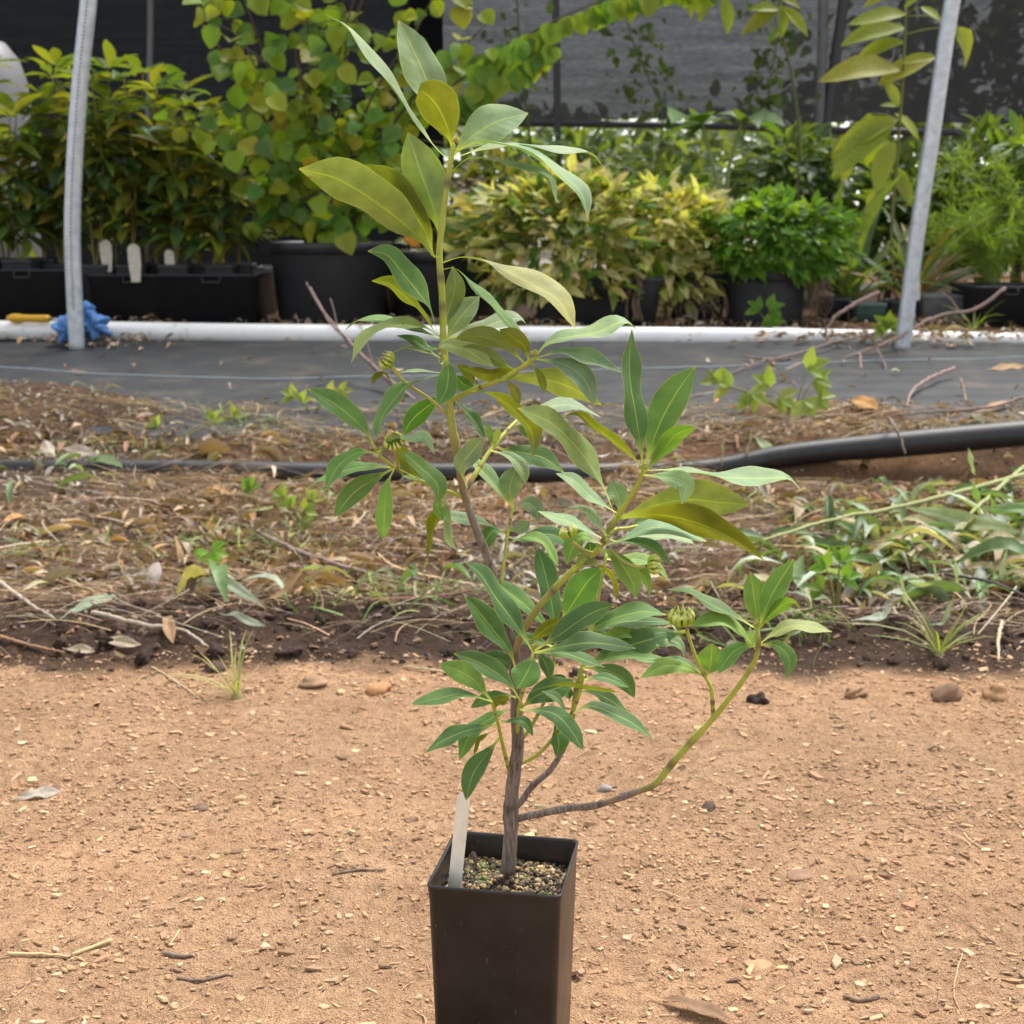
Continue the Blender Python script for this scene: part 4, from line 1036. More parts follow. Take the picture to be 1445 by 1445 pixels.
def build_shade():
    WY = 8.6
    def sheet(name, x0, x1, z0, z1, mat, label, Y, nx=60):
        xs = np.linspace(x0, x1, nx); zs = np.linspace(z0, z1, 14); X, Z = np.meshgrid(xs, zs); x, z = X.ravel(), Z.ravel()
        y = Y + 0.05 * fbm(x * 1.3, z * 1.0, 80, 3) + 0.02 * np.sin(x * 5)
        zz = z + 0.03 * fbm(x * 2, 0 * x, 81, 2) * (z < z0 + 0.2)
        i = (np.arange(len(zs) - 1)[:, None] * nx + np.arange(nx - 1)[None]).ravel()
        tag(link(name, fast_mesh(name, np.stack([x, y, zz], -1), np.stack([i, i + 1, i + 1 + nx, i + nx], -1), mat)), label, 'shade cloth')
    xs_ = float(P(590, 100, WY)[0])
    zb = float(P(900, 172, WY)[2])
    sheet('shade_cloth', xs_ - 0.05, 6.5, zb, 3.6, mat_shade('thin_shade_cloth', (0.022, 0.0225, 0.024), 0.040), 'thin grey shade cloth hanging behind the plants, light showing through', WY)
    sheet('shade_cloth', -6.5, xs_ + 0.15, 0.1, 3.6, mat_shade('dense_shade_cloth', (0.007, 0.0075, 0.0085), 0.004), 'dense black shade cloth reaching the ground behind the saplings on the left', WY - 0.12)
    # hem, rails and the poles that carry the cloth
    dk = mat_simple('dark_steel', (0.03, 0.03, 0.033), 0.5, 0.2, 20, 0); gm = mat_simple('grey_steel', (0.12, 0.125, 0.13), 0.5, 0.2, 20, 0)
    pts = catmull([(xs_, WY - 0.02, zb), (1.0, WY, zb - 0.02), (2.6, WY - 0.02, zb - 0.06), (6.4, WY, zb - 0.05)], 30)
    V, F = tube(pts, 0.022, 8); tag(link('hem_roll', make_mesh('hem', V, F, dk)), 'dark rolled hem along the lower edge of the grey shade cloth', 'cloth hem')
    for pxs, r, mt, lab in ((((783, -60), (785, 60), (787, 180), (790, 300)), 0.02, dk, 'thin dark pole standing behind the variegated bush'),
                            (((1163, -80), (1160, 80), (1154, 230), (1150, 330)), 0.028, gm, 'grey steel pole beside the slanting black pole, behind the sapling'),
                            (((1200, -80), (1188, 20), (1172, 130), (1156, 250)), 0.03, dk, 'slanting black pole leaning beside the grey steel pole'),
                            (((212, -60), (212, 60), (208, 200), (206, 330)), 0.018, gm, 'slim pole against the black shade cloth on the left')):
        pts = catmull([P(x, y, WY - 0.2) for x, y in pxs], 16)
        q = pts[-1]; pts = np.vstack([pts, [q[0], q[1], 0.2]])
        V, F = tube(pts, r, 10); tag(link('support_pole', make_mesh('support_pole', V, F, mt)), lab, 'pole')
build_shade()
def build_dimming_net():
    # unseen shade netting, inferred from the hoops, added to dim the nursery rows
    xs = np.linspace(-7, 7, 40); ts = np.linspace(0, 1, 16); X, Tt = np.meshgrid(xs, ts); x, t = X.ravel(), Tt.ravel()
    y = 5.30 + 3.40 * t; z = 1.95 + 0.55 * np.sin(math.pi * np.clip(t * 0.8 + 0.08, 0, 1)) + 0.03 * np.sin(x * 2.2)
    i = (np.arange(15)[:, None] * 40 + np.arange(39)[None]).ravel()
    tag(link('shade_cloth', fast_mesh('dimming_net', np.stack([x, y, z], -1), np.stack([i, i + 1, i + 41, i + 40], -1), mat_shade('added_dimming_netting', (0.03, 0.03, 0.032), 0.66))), 'unseen black shade netting added above the nursery plants to dim them', 'shade cloth')
build_dimming_net()
def build_tank():
    m = mat_simple('pale_grey_plastic', (0.27, 0.265, 0.27), 0.5, 0.15, 10, 0.05)
    c = P(-28, 130, 6.6); gz = T1(c[0], c[1]); H = float(P(0, 52, 6.6)[2]) - gz
    R = 0.215
    V, F = lathe([(0.001, 0), (R * .95, 0), (R, .03), (R, H * .62), (R * .985, H * .74), (R * .93, H * .84), (R * .80, H * .92), (R * .55, H * .98), (R * .25, H), (0.001, H)], 40)
    root = thing('storage_drum', (c[0], c[1], gz), 'pale grey rounded plastic drum at the left edge behind the saplings', 'drum')
    link('shell', make_mesh('shell', V, F, m), root)
    V, F = lathe([(R * 1.0, H * .60), (R * 1.02, H * .605), (R * 1.02, H * .625), (R * 1.0, H * .63)], 40); link('band', make_mesh('band', V, F, m), root)
    V, F = lathe([(0.06, H - .006), (0.06, H + .02), (0.001, H + .02)], 20); link('cap', make_mesh('cap', V, F, m), root)
build_tank()
# ------------------------------------------------------------------ litter on road and bank
def strip_template(n, prof, curl=0.0, fold=0.0, bend=0.0, twist=0.0):
    """unit-length strip along +Y, half width prof(t), as quads"""
    V = []; F = []
    for i in range(n + 1):
        t = i / n; w = prof(t)
        z = curl * math.sin(math.pi * t) ; x0 = bend * math.sin(math.pi * t)
        a = twist * (t - 0.5)
        for u in (-1, 0, 1):
            px, pz = u * w * math.cos(a), u * w * math.sin(a) + fold * abs(u) * w
            V.append((x0 + px, t - 0.5, z + pz))
    for i in range(n):
        for k in range(2): F.append((i * 3 + k, i * 3 + k + 1, (i + 1) * 3 + k + 1, (i + 1) * 3 + k))
    return np.array(V), np.array(F)
def chip_template(seed):
    r = np.random.default_rng(seed); n = 6
    a = np.sort(r.uniform(0, 2 * math.pi, n)); rad = r.uniform(0.6, 1.0, n)
    top = [(0.5 * math.cos(q) * k * 0.85, 0.5 * math.sin(q) * k * 0.85, 0.5 + 0.15 * r.normal()) for q, k in zip(a, rad)]
    bot = [(0.5 * math.cos(q) * k, 0.5 * math.sin(q) * k, -0.5) for q, k in zip(a, rad)]
    V = bot + top; F = []
    for k in range(n): F.append((k, (k + 1) % n, n + (k + 1) % n, n + k))
    for k in (0, 2): F.append((n + k, n + k + 1, n + (k + 2) % n, n + (k + 3) % n)) if k == 0 else F.append((n + 3, n + 4, n + 5, n + 0))
    return np.array(V), np.array(F)
lens = lambda w: (lambda t: w * max(0.04, math.sin(math.pi * min(max(t, 0), 1)) ** 0.8))
M_LITTER = mat_leaf('dry_litter', 0.12, 0.75, (0.30, 0.22, 0.14), 0.3, 0.2, False, 150)
M_CHIP = mat_simple('wood_chip', (1, 1, 1), 0.9, 0.35, 300, 0.3, spec=0.15, tinted=True)
M_GREENLIT = mat_leaf('cut_green', 0.25, 0.5, (0.22, 0.28, 0.16), 0.5, 0.35, False, 80)
def scatter(name, n, pos, templates, length, wscale, hscale, cols, mat, tilt=0.3, lift=0.0, az=None, smooth=True):
    x, y = pos; n = len(x)
    tid = rng.integers(0, len(templates), n)
    az = rng.uniform(0, 2 * math.pi, n) if az is None else az
    R = rot_z(az) @ rot_x(rng.normal(0, tilt, n)) @ rot_y(rng.normal(0, tilt, n))
    S = np.stack([wscale * length, length, hscale * length], -1)
    M = R * S[:, None, :]
    off = np.stack([x, y, terrain(x, y) + lift], -1)
    return batch(name, templates, tid, M, off, cols, mat, smooth)
def pts_between(n, x0, x1, y0, y1, ypow=1.0):
    return rng.uniform(x0, x1, n), y0 + (y1 - y0) * rng.random(n) ** ypow
def keep_pot(x, y, rad=0.075):
    k = (np.hypot(x - POT_C[0], y - POT_C[1]) > rad) & (np.abs(x) < 0.40 * y + 0.15); return x[k], y[k]

def build_road_litter():
    chips = [chip_template(s) for s in range(7)]
    pal = np.array([[0.44, 0.265, 0.148], [0.38, 0.228, 0.128], [0.50, 0.315, 0.185], [0.27, 0.168, 0.105], [0.33, 0.205, 0.120], [0.54, 0.38, 0.235], [0.42, 0.25, 0.138], [0.47, 0.285, 0.16]])
    x, y = pts_between(34000, -0.95, 0.95, 0.85, 2.08)
    d = fbm(x * 4, y * 4, 101, 3); k = rng.random(len(x)) < np.clip(0.62 + d * 0.9, 0.15, 1); x, y = keep_pot(x[k], y[k])
    n = len(x)
    L = np.clip(rng.lognormal(math.log(0.0062), 0.55, n), 0.002, 0.030)
    me = scatter('chips', n, (x, y), chips, L, rng.uniform(0.22, 0.65, n), rng.uniform(0.05, 0.16, n), jit(pal, n, 0.16), M_CHIP, 0.20, 0.0012, az=rng.normal(1.57, 0.85, n), smooth=False)
    tag(link('road_chips', me), 'small tan wood chips and flakes trodden into the dirt road', 'wood chips', kind='stuff')
    x, y = keep_pot(*pts_between(1500, -0.95, 0.95, 0.85, 2.0)); n = len(x)
    me = scatter('flakes', n, (x, y), chips, np.clip(rng.lognormal(math.log(0.013), 0.35, n), 0.007, 0.034), rng.uniform(0.25, 0.7, n), rng.uniform(0.05, 0.11, n), jit(pal, n, 0.16), M_CHIP, 0.12, 0.0008, az=rng.normal(1.57, 0.7, n), smooth=False)
    tag(link('bark_flakes', me), 'larger flat bark flakes pressed into the dirt road', 'bark flakes', kind='stuff')
    # fine straw fibres
    fib = [strip_template(5, lambda t: 0.012, 0.03, 0.5, 0.08), strip_template(5, lambda t: 0.014, 0.05, 0.5, -0.05), strip_template(5, lambda t: 0.01, 0.02, 0.5, 0.15)]
    x, y = keep_pot(*pts_between(2600, -0.95, 0.95, 0.85, 2.1)); n = len(x)
    L = rng.lognormal(math.log(0.016), 0.45, n)
    me = scatter('fibres', n, (x, y), fib, L, rng.uniform(0.8, 1.5, n), 1.0 + 0 * L, jit([[0.50, 0.36, 0.20], [0.34, 0.22, 0.13], [0.22, 0.14, 0.09]], n, 0.2), M_CHIP, 0.12, 0.0015, smooth=False)
    tag(link('straw_fibres', me), 'fine straw fibres scattered over the dirt road', 'straw', kind='stuff')
    # pebbles and crumbs of soil
    cl = [clod_template(s, 1) for s in range(5)]
    x, y = keep_pot(*pts_between(1300, -0.95, 0.95, 0.85, 2.05)); n = len(x)
    L = np.clip(rng.lognormal(math.log(0.0017), 0.5, n), 0.0008, 0.006)
    me = scatter('crumbs', n, (x, y), cl, L, rng.uniform(0.8, 1.3, n), rng.uniform(0.5, 0.8, n), jit(pal * 0.95, n, 0.2), M_CHIP, 0.5, 0.0, smooth=True)
    tag(link('soil_crumbs', me), 'soil crumbs and tiny pebbles on the dirt road', 'soil crumbs', kind='stuff')
build_road_litter()

def build_bank_litter():
    lv = [strip_template(6, lens(w), c, f, b, tw) for w, c, f, b, tw in ((.20, .10, .5, .06, .8), (.16, .2, .2, -.1, -1.2), (.24, .06, .8, .02, .3), (.14, .25, .4, .15, 1.8), (.28, -.08, -.3, 0, .5))]
    pal = np.array([[0.30, 0.185, 0.11], [0.22, 0.13, 0.08], [0.40, 0.27, 0.17], [0.15, 0.092, 0.06], [0.32, 0.26, 0.21], [0.44, 0.35, 0.25], [0.25, 0.18, 0.145], [0.36, 0.20, 0.10], [0.115, 0.075, 0.055]])
    grey = np.array([[0.34, 0.30, 0.27], [0.42, 0.38, 0.34], [0.24, 0.20, 0.18]])
    x, y = pts_between(27000, -1.75, 1.75, 2.2, 4.02); e = road_edge(x)
    ridge = np.exp(-((y - e - 0.16) / 0.13) ** 2)
    dens = np.clip(0.55 + 0.8 * fbm(x * 2.2, y * 2.2, 120, 3), 0.06, 1) * (1 - 0.8 * ridge) * np.where(y > 3.72, 0.5, 1)
    dens = dens * np.where(((x > 0.42) | ((x > -0.55) & (x < 0.2))) & (y > 3.24) & (y < 3.46), 0.08, 1)
    k = (rng.random(len(x)) < dens) & (np.abs(x) < 0.40 * y + 0.1); x, y = x[k], y[k]; n = len(x)
    L = np.clip(rng.lognormal(math.log(0.025), 0.5, n), 0.008, 0.085) * np.where(y > 3.7, 0.8, 1)
    c = jit(pal, n, 0.25); g = fbm(x * 3 + 9, y * 3, 131, 2) > 0.18; c[g] = jit(grey, int(g.sum()), 0.25)
    L = L * np.where(rng.random(n) < 0.3, 1.3, 0.95)
    me = scatter('litter', n, (x, y), lv, L, rng.uniform(0.20, 0.75, n), rng.uniform(0.6, 1.6, n), c, M_LITTER, 0.38, 0.004)
    tag(link('leaf_litter', me), 'brown and grey dead leaves matted over the bank', 'leaf litter', kind='stuff')
    # straw and dead grass
    st = [strip_template(7, lambda t: 0.008, 0.06, 0.5, 0.10), strip_template(7, lambda t: 0.010, 0.12, 0.5, -0.14), strip_template(7, lambda t: 0.007, 0.04, 0.4, 0.22), strip_template(7, lambda t: 0.006, 0.2, 0.4, -0.3)]
    x, y = pts_between(30000, -1.75, 1.75, 2.12, 3.9); k = ~(((x > 0.42) | ((x > -0.55) & (x < 0.2))) & (y > 3.24) & (y < 3.44)) & (rng.random(len(x)) < np.clip(0.5 + 0.8 * fbm(x * 1.8, y * 2.5, 140, 3), 0.08, 1)) & (np.abs(x) < 0.40 * y + 0.1); x, y = x[k], y[k]; n = len(x)
    L = np.clip(rng.lognormal(math.log(0.075), 0.5, n), 0.02, 0.28)
    me = scatter('straw', n, (x, y), st, L, rng.uniform(0.5, 1.1, n), 0.7 + 0 * L, jit([[0.46, 0.35, 0.20], [0.36, 0.25, 0.15], [0.26, 0.17, 0.11], [0.42, 0.36, 0.27], [0.22, 0.145, 0.11], [0.17, 0.11, 0.085], [0.32, 0.27, 0.24], [0.13, 0.085, 0.065]], n, 0.25), M_LITTER, 0.12, 0.008, az=rng.normal(1.57, 0.65, n))
    tag(link('dead_grass', me), 'dry straw and dead grass stems strewn along the bank', 'dead grass', kind='stuff')
    # clods of dark wet soil along the road edge
    cl = [(lambda v, f, s: (v * (1 + 0.28 * np.random.default_rng(s).normal(size=(len(v), 1)).clip(-1.2, 1.2)), f))(*clod_template(s + 20, 2), s) for s in range(6)]
    x, y = pts_between(2600, -1.2, 1.2, 2.0, 2.42); e = road_edge(x); k = rng.random(len(x)) < np.exp(-((y - e - 0.13) / 0.10) ** 2) * np.clip(1.1 - x * 0.55, 0.3, 1); x, y = x[k], y[k]; n = len(x)
    L = np.clip(rng.lognormal(math.log(0.0042), 0.6, n), 0.0015, 0.013)
    cm = mat_simple('wet_soil_clod', (1, 1, 1), 0.9, 0.4, 120, 0.8, spec=0.2, tinted=True)
    me = scatter('clods', n, (x, y), cl, L, rng.uniform(0.8, 1.4, n), rng.uniform(0.5, 0.85, n), jit([[0.060, 0.038, 0.027], [0.075, 0.046, 0.032], [0.050, 0.032, 0.024]], n, 0.15), cm, 0.6, -0.002)
    tag(link('soil_clods', me), 'dark damp soil clods along the edge of the road', 'soil clods', kind='stuff')
    # crumbs and bark bits everywhere on the bank
    chips = [chip_template(s + 30) for s in range(6)]
    x, y = pts_between(9000, -1.7, 1.7, 2.05, 3.95); k = np.abs(x) < 0.40 * y + 0.1; x, y = x[k], y[k]; n = len(x)
    L = np.clip(rng.lognormal(math.log(0.011), 0.5, n), 0.004, 0.04)
    me = scatter('bark', n, (x, y), chips, L, rng.uniform(0.3, 0.9, n), rng.uniform(0.1, 0.3, n), jit(pal * 0.9, n, 0.25), M_CHIP, 0.35, 0.002, smooth=False)
    tag(link('bark_bits', me), 'bits of bark and broken twig strewn on the bank', 'bark', kind='stuff')
    # litter among the pots behind the white pipe, and blown on to the cloth
    x, y = pts_between(2600, -2.1, 2.1, 5.17, 5.62); k = rng.random(len(x)) < np.clip(0.6 + fbm(x * 3, y * 3, 150, 2), 0.1, 1); x, y = x[k], y[k]; n = len(x)
    L = np.clip(rng.lognormal(math.log(0.035), 0.4, n), 0.015, 0.09)
    me = scatter('potlitter', n, (x, y), lv, L, rng.uniform(0.6, 1.3, n), rng.uniform(0.6, 1.8, n), jit(np.vstack([pal, grey]), n, 0.25), M_LITTER, 0.4, 0.012)
    tag(link('leaf_litter', me), 'dead leaves collected behind the white pipe among the pots', 'leaf litter', kind='stuff')
    x = np.concatenate([rng.normal(P(120, 490, 4.9)[0], 0.13, 110), rng.normal(P(1290, 490, 4.9)[0], 0.26, 260), rng.uniform(-1.8, 1.8, 60)])
    y = np.concatenate([rng.normal(4.97, 0.045, 110), rng.normal(5.0, 0.05, 260), rng.uniform(3.9, 5.0, 60)]); n = len(x)
    L = rng.uniform(0.015, 0.05, n)
    me = scatter('clothlitter', n, (x, y), lv, L, rng.uniform(0.6, 1.2, n), rng.uniform(0.6, 1.5, n), jit(np.vstack([pal, grey]), n, 0.25), M_LITTER, 0.3, 0.038)
    tag(link('leaf_litter', me), 'dead leaves gathered on the weed cloth round the feet of the posts', 'leaf litter', kind='stuff')
    # pale green cut leaves heaped on the right of the bank, sparse on the left
    gl = [strip_template(6, lens(w), c, f, b, tw) for w, c, f, b, tw in ((.13, .08, .5, .06, .6), (.10, .18, .3, -.12, -1.0), (.16, .04, .7, .02, .3), (.12, .22, .4, .14, 1.4))]
    x1, y1 = pts_between(1500, 0.22, 1.4, 2.25, 3.3); k = rng.random(len(x1)) < np.clip((x1 - 0.15) * 1.5 + 0.5 * fbm(x1 * 3, y1 * 3, 160, 2), 0.02, 1) * np.exp(-((y1 - 2.42 - 0.35 * np.clip(x1 - .5, 0, 1)) / 0.36) ** 2); x1, y1 = x1[k], y1[k]
    x2, y2 = pts_between(16, -1.1, 0.3, 2.2, 2.5); x3, y3 = pts_between(26, -1.5, -0.9, 3.0, 3.5)
    x = np.concatenate([x1, x2, x3]); y = np.concatenate([y1, y2, y3]); n = len(x)
    L = np.clip(rng.lognormal(math.log(0.075), 0.35, n), 0.03, 0.17)
    me = scatter('cutgreen', n, (x, y), gl, L, rng.uniform(0.45, 1.05, n), rng.uniform(0.7, 1.7, n), jit([[0.14, 0.21, 0.09], [0.10, 0.18, 0.06], [0.26, 0.30, 0.22], [0.30, 0.33, 0.27], [0.08, 0.15, 0.04], [0.32, 0.28, 0.16], [0.36, 0.28, 0.17]], n, 0.2), M_GREENLIT, 0.35, 0.022)
    tag(link('cut_foliage', me), 'wilting grey green cut leaves heaped on the right of the bank', 'cut leaves', kind='stuff')
    # short grass and tiny weeds
    bl = [strip_template(5, lambda t: 0.035 * (1 - t * 0.9), 0.15, 0.5, 0.1), strip_template(5, lambda t: 0.03 * (1 - t * 0.9), 0.3, 0.5, -0.2)]
    cx_ = []; cy_ = []
    for px, py, sx, sy, k in ((330, 780, 120, 20, 170), (560, 850, 120, 25, 150), (420, 720, 60, 25, 70), (340, 600, 60, 14, 80), (480, 650, 40, 12, 40), (1210, 780, 120, 40, 190), (1120, 900, 60, 20, 90), (1000, 900, 90, 20, 80), (60, 790, 50, 20, 50), (1050, 720, 60, 20, 40), (200, 640, 90, 12, 50)):
        for _ in range(int(k * 0.55)):
            g = G(px + random.gauss(0, sx * .6), py + random.gauss(0, sy * .6)); cx_.append(g[0]); cy_.append(g[1])
    x, y = np.array(cx_), np.array(cy_); n = len(x); L = rng.uniform(0.025, 0.085, n)
    me = scatter('grass', n, (x, y), bl, L, rng.uniform(0.6, 1.5, n), 0.8 + 0 * L, jit([[0.14, 0.21, 0.05], [0.10, 0.17, 0.04], [0.25, 0.27, 0.09]], n, 0.2), M_GREENLIT, 0.55, 0.016)
    tag(link('grass', me), 'short green grass and seedling weeds sprouting through the litter', 'grass', kind='stuff')
build_bank_litter()

# ------------------------------------------------------------------ single things lying about
M_TWIG = mat_simple('twig_bark', (1, 1, 1), 0.8, 0.35, 120, 0.3, spec=0.2, tinted=True)
def twig(pxs, r, color, label, Y=None, lift=0.004, name='bare_twig', cat='twig', n=40, side=None):
    """stick through photo pixels: on the ground (Y None) or hanging at distances Y"""
    if Y is None:
        ctr = []
        for q in pxs:
            g = G(q[0], q[1]); ctr.append(g + np.array([0, 0, lift]))
    else: ctr = [P(q[0], q[1], yy) for q, yy in zip(pxs, Y)]
    pts = catmull(ctr, n)
    pts += np.stack([fbm(np.arange(n) * .5, pxs[0][0] + 0 * np.arange(n), s, 2) for s in (1, 2, 3)], -1) * r * 0.4
    if Y is None: pts[:, 2] = np.maximum(pts[:, 2], terrain(pts[:, 0], pts[:, 1]) + r * 0.5)
    r = r * (0.72 if Y is not None else 0.9)
    rad = np.interp(np.linspace(0, 1, n), [0, .5, 1], [r, r * .9, r * .5])
    base = pts[0].copy()
    mb = MB(); V, F = tube(pts - base, rad, 7, True, 0.15); mb.add(V, F)
    for a, ang, Ls in (side or []):
        i = int(a * (n - 1)); d = pts[min(i + 1, n - 1)] - pts[i]; d /= np.linalg.norm(d)
        e = d * math.cos(ang) + np.array([0, 0, 1]) * math.sin(ang); q = pts[i] - base
        V, F = tube(catmull([q, q + e * Ls * .5 + np.array([0, 0, .1 * Ls]), q + e * Ls], 8), np.linspace(r * .6, r * .3, 8), 5); mb.add(V, F)
    o = link(name, mb.mesh(name, M_TWIG), None, color, tuple(base))
    return tag(o, label, cat)
# bare vine twigs rising in front of the big pots
vine = (0.22, 0.155, 0.14); vine2 = (0.29, 0.20, 0.165)
twig([(690, 612), (640, 588), (560, 548), (500, 492), (462, 450), (432, 398)], 0.0062, vine, 'longer of two bare greyish twigs rising in front of the round black tub', [3.85, 3.95, 4.1, 4.3, 4.5, 4.6], side=[(.5, .8, .12), (.75, .9, .1)])
twig([(600, 575), (540, 528), (490, 478), (458, 440), (438, 405)], 0.0055, vine2, 'shorter of two bare greyish twigs rising in front of the round black tub', [4.0, 4.15, 4.35, 4.52, 4.65])
twig([(1420, 405), (1378, 435), (1330, 445), (1290, 462), (1262, 480), (1205, 500), (1150, 509), (1050, 502)], 0.0085, vine2, 'long bare vine stem sloping down from the right-hand tray across the white pipe', [5.0, 4.98, 4.95, 4.9, 4.84, 4.75, 4.7, 4.66], side=[(.2, .8, .1), (.55, .7, .14)])
twig([(1240, 412), (1205, 430), (1178, 448), (1165, 470), (1168, 480)], 0.010, vine2, 'stout curved twig arching over the white pipe near the right post', [4.98, 4.95, 4.93, 4.92, 4.93])
twig([(1235, 470), (1180, 482), (1120, 500), (1070, 512), (1028, 528)], 0.0065, vine, 'dark bare twig crossing in front of the white pipe toward the pale weeds', [4.95, 4.85, 4.7, 4.55, 4.4])
twig([(1155, 509), (1190, 540), (1215, 560), (1232, 570)], 0.0075, vine, 'bare twig dropping from the vine stem onto the litter', [4.7, 4.4, 4.1, 3.98])
twig([(1213, 498), (1216, 525), (1226, 550), (1232, 572)], 0.0058, vine2, 'reddish bare twig hanging upright over the grey weed cloth', [4.7, 4.5, 4.25, 4.0])
twig([(1238, 492), (1250, 522), (1240, 545), (1222, 560)], 0.0048, vine, 'thin looped bare twig over the weed cloth beside the upright one', [4.7, 4.5, 4.3, 4.1])
twig([(1346, 520), (1310, 535), (1285, 555), (1281, 576)], 0.0075, vine2, 'arched bare twig standing on the weed cloth at the right', [4.35, 4.2, 4.05, 3.92])
twig([(1140, 508), (1085, 532), (1030, 548), (965, 562)], 0.0062, (0.30, 0.23, 0.18), 'straight tan twig lying behind the pale lobed weeds', [4.66, 4.4, 4.2, 4.05])
twig([(1445, 560), (1400, 575), (1330, 580), (1260, 585)], 0.006, vine, 'bare twig lying on the litter just above the lifted edging pipe', [3.75, 3.72, 3.7, 3.68])
twig([(1358, 548), (1356, 535), (1362, 560), (1366, 566)], 0.005, (0.33, 0.25, 0.19), 'short broken twig stub standing on the weed cloth at the right', [4.1, 4.1, 4.05, 4.0])
twig([(1255, 590), (1262, 602), (1272, 620), (1277, 640)], 0.0055, (0.22, 0.16, 0.13), 'short twig hanging over the lifted edging pipe', [3.40, 3.34, 3.32, 3.30])
# sticks lying on the bank and the road
twig([(210, 705), (250, 735), (290, 765)], 0.0042, (0.30, 0.15, 0.12), 'thin reddish stem lying by the bright seedling on the bank')
twig([(360, 760), (410, 785), (470, 808), (540, 825), (600, 832)], 0.0058, (0.24, 0.17, 0.15), 'long smooth brown stick lying across the middle of the bank', lift=0.016)
twig([(520, 862), (590, 858), (660, 848)], 0.0052, (0.20, 0.09, 0.075), 'dark red stick lying low on the bank behind the shrub stem', lift=0.016)
twig([(0, 832), (40, 862), (78, 886)], 0.0042, (0.42, 0.35, 0.27), 'pale dry stalk sloping down at the left edge of the bank', lift=0.014)
twig([(50, 820), (110, 838), (160, 846)], 0.0038, (0.33, 0.19, 0.10), 'orange brown stem lying on the left of the bank', lift=0.012)
twig([(130, 878), (200, 895), (260, 905), (292, 925)], 0.0042, (0.40, 0.33, 0.25), 'long pale straw lying over the dark soil ridge on the left', lift=0.016)
twig([(0, 905), (45, 918), (90, 928)], 0.0034, (0.30, 0.17, 0.10), 'thin brown root running along the left edge of the road', lift=0.008)
twig([(215, 944), (250, 966), (280, 988)], 0.0018, (0.46, 0.34, 0.20), 'pale straw slanting across the back of the dirt road', lift=0.003)
twig([(1445, 700), (1380, 720), (1300, 742), (1240, 755), (1170, 770), (1060, 805)], 0.0058, (0.33, 0.34, 0.15), 'long green grass stalk bowed across the right of the bank', lift=0.05)
twig([(1445, 685), (1400, 725), (1370, 755), (1358, 778)], 0.0052, (0.32, 0.35, 0.15), 'green stalk bent downward at the right edge of the bank', lift=0.045)
twig([(1060, 770), (1150, 752), (1230, 738), (1300, 722)], 0.0036, (0.15, 0.075, 0.07), 'thin dark red stem lying below the lifted edging pipe', lift=0.018)
twig([(1330, 852), (1390, 862), (1445, 885)], 0.0032, (0.10, 0.075, 0.07), 'thin black stem in the cut leaves at the right edge', lift=0.05)
twig([(1413, 890), (1408, 915), (1408, 945)], 0.0034, (0.45, 0.37, 0.25), 'pale bent straw standing at the right end of the road edge', lift=0.014)
twig([(700, 962), (640, 954), (600, 948), (570, 944)], 0.0026, (0.48, 0.36, 0.22), 'pale straw at the road edge left of the shrub stem', lift=0.004)
def stick_pair():
    a = twig([(10, 1350), (55, 1351), (101, 1353)], 0.0019, (0.56, 0.42, 0.22), 'snapped yellow straw lying on the road at the lower left', lift=0.003, name='snapped_straw', cat='straw', n=16)
    b0 = G(101, 1352) + np.array([0, 0, .003]); b1 = G(158, 1332) + np.array([0, 0, .004])
    V, F = tube(catmull([b0, b1], 8) - np.array(a.location), 0.0018, 7)
    link('broken_half', make_mesh('half', V, F, M_TWIG), a, (0.56, 0.42, 0.22))
stick_pair()
twig([(1240, 1410 + 0), (1215, 1415), (1190, 1412)], 0.0028, (0.22, 0.15, 0.10), 'short dark stick on the road at the lower right', lift=0.002, name='short_stick', n=16)
twig([(1358, 1348), (1350, 1375), (1346, 1405), (1356, 1432)], 0.0010, (0.42, 0.29, 0.17), 'thin curved root fibre on the road at the lower right', lift=0.0015, name='root_fibre', cat='root', n=24)
twig([(230, 1347), (250, 1352), (272, 1353)], 0.0030, (0.20, 0.145, 0.11), 'short grey brown stick beside the snapped straw', lift=0.002, name='short_stick', n=16)
twig([(250, 1386), (290, 1386), (330, 1382)], 0.0019, (0.17, 0.12, 0.09), 'thin dark stick below the snapped straw', lift=0.002, name='short_stick', n=16)
twig([(470, 1236), (510, 1232), (545, 1229)], 0.0018, (0.20, 0.14, 0.10), 'thin dark stick on the road left of the pot', lift=0.002, name='short_stick', n=16)
twig([(1360, 1178), (1370, 1190), (1388, 1200)], 0.0013, (0.50, 0.36, 0.21), 'pale straw splinter far right on the road', lift=0.002, name='straw_splinter', cat='straw', n=12)

def dry_leaf(a, b, wpx, color, label, arch=0.25, fold=0.4, twist=0.0, name='dry_leaf', cat='dry leaf', lift=0.002, mat=None, wave=0.12, side=None, raise_tip=0.0, mid=None):
    A = G(*a); B = G(*b)
    if raise_tip: B = P(b[0], b[1], A[1] + 0.0); 
    L = np.linalg.norm(B - A); up = np.array([0, 0, 1.0])
    mm = (A + B) / 2 + up * arch * L
    if mid is not None: mm = P(mid[0], mid[1], (A[1] + B[1]) / 2)
    C = catmull([A + up * lift, mm, B + up * lift], 16)
    C[:, 2] = np.maximum(C[:, 2], terrain(C[:, 0], C[:, 1]) + lift)
    W = wpx / 2 * A[1] / FPX * (0.62 if mat is not None else 0.82); wave = wave + 0.12
    T = (B - A) / L; S = np.cross(up, T); S /= np.linalg.norm(S)
    if side is not None: S = S * math.cos(side) + up * math.sin(side)
    V, F, UV = leaf_surface(C - A, W, S, fold, wave, 3, 16, int(a[0]), 0.0008)
    o = link(name, make_mesh(name, V, F, mat or M_LITTER, True, UV), None, color, tuple(A))
    return tag(o, label, cat)
grn_ = M_GREENLIT
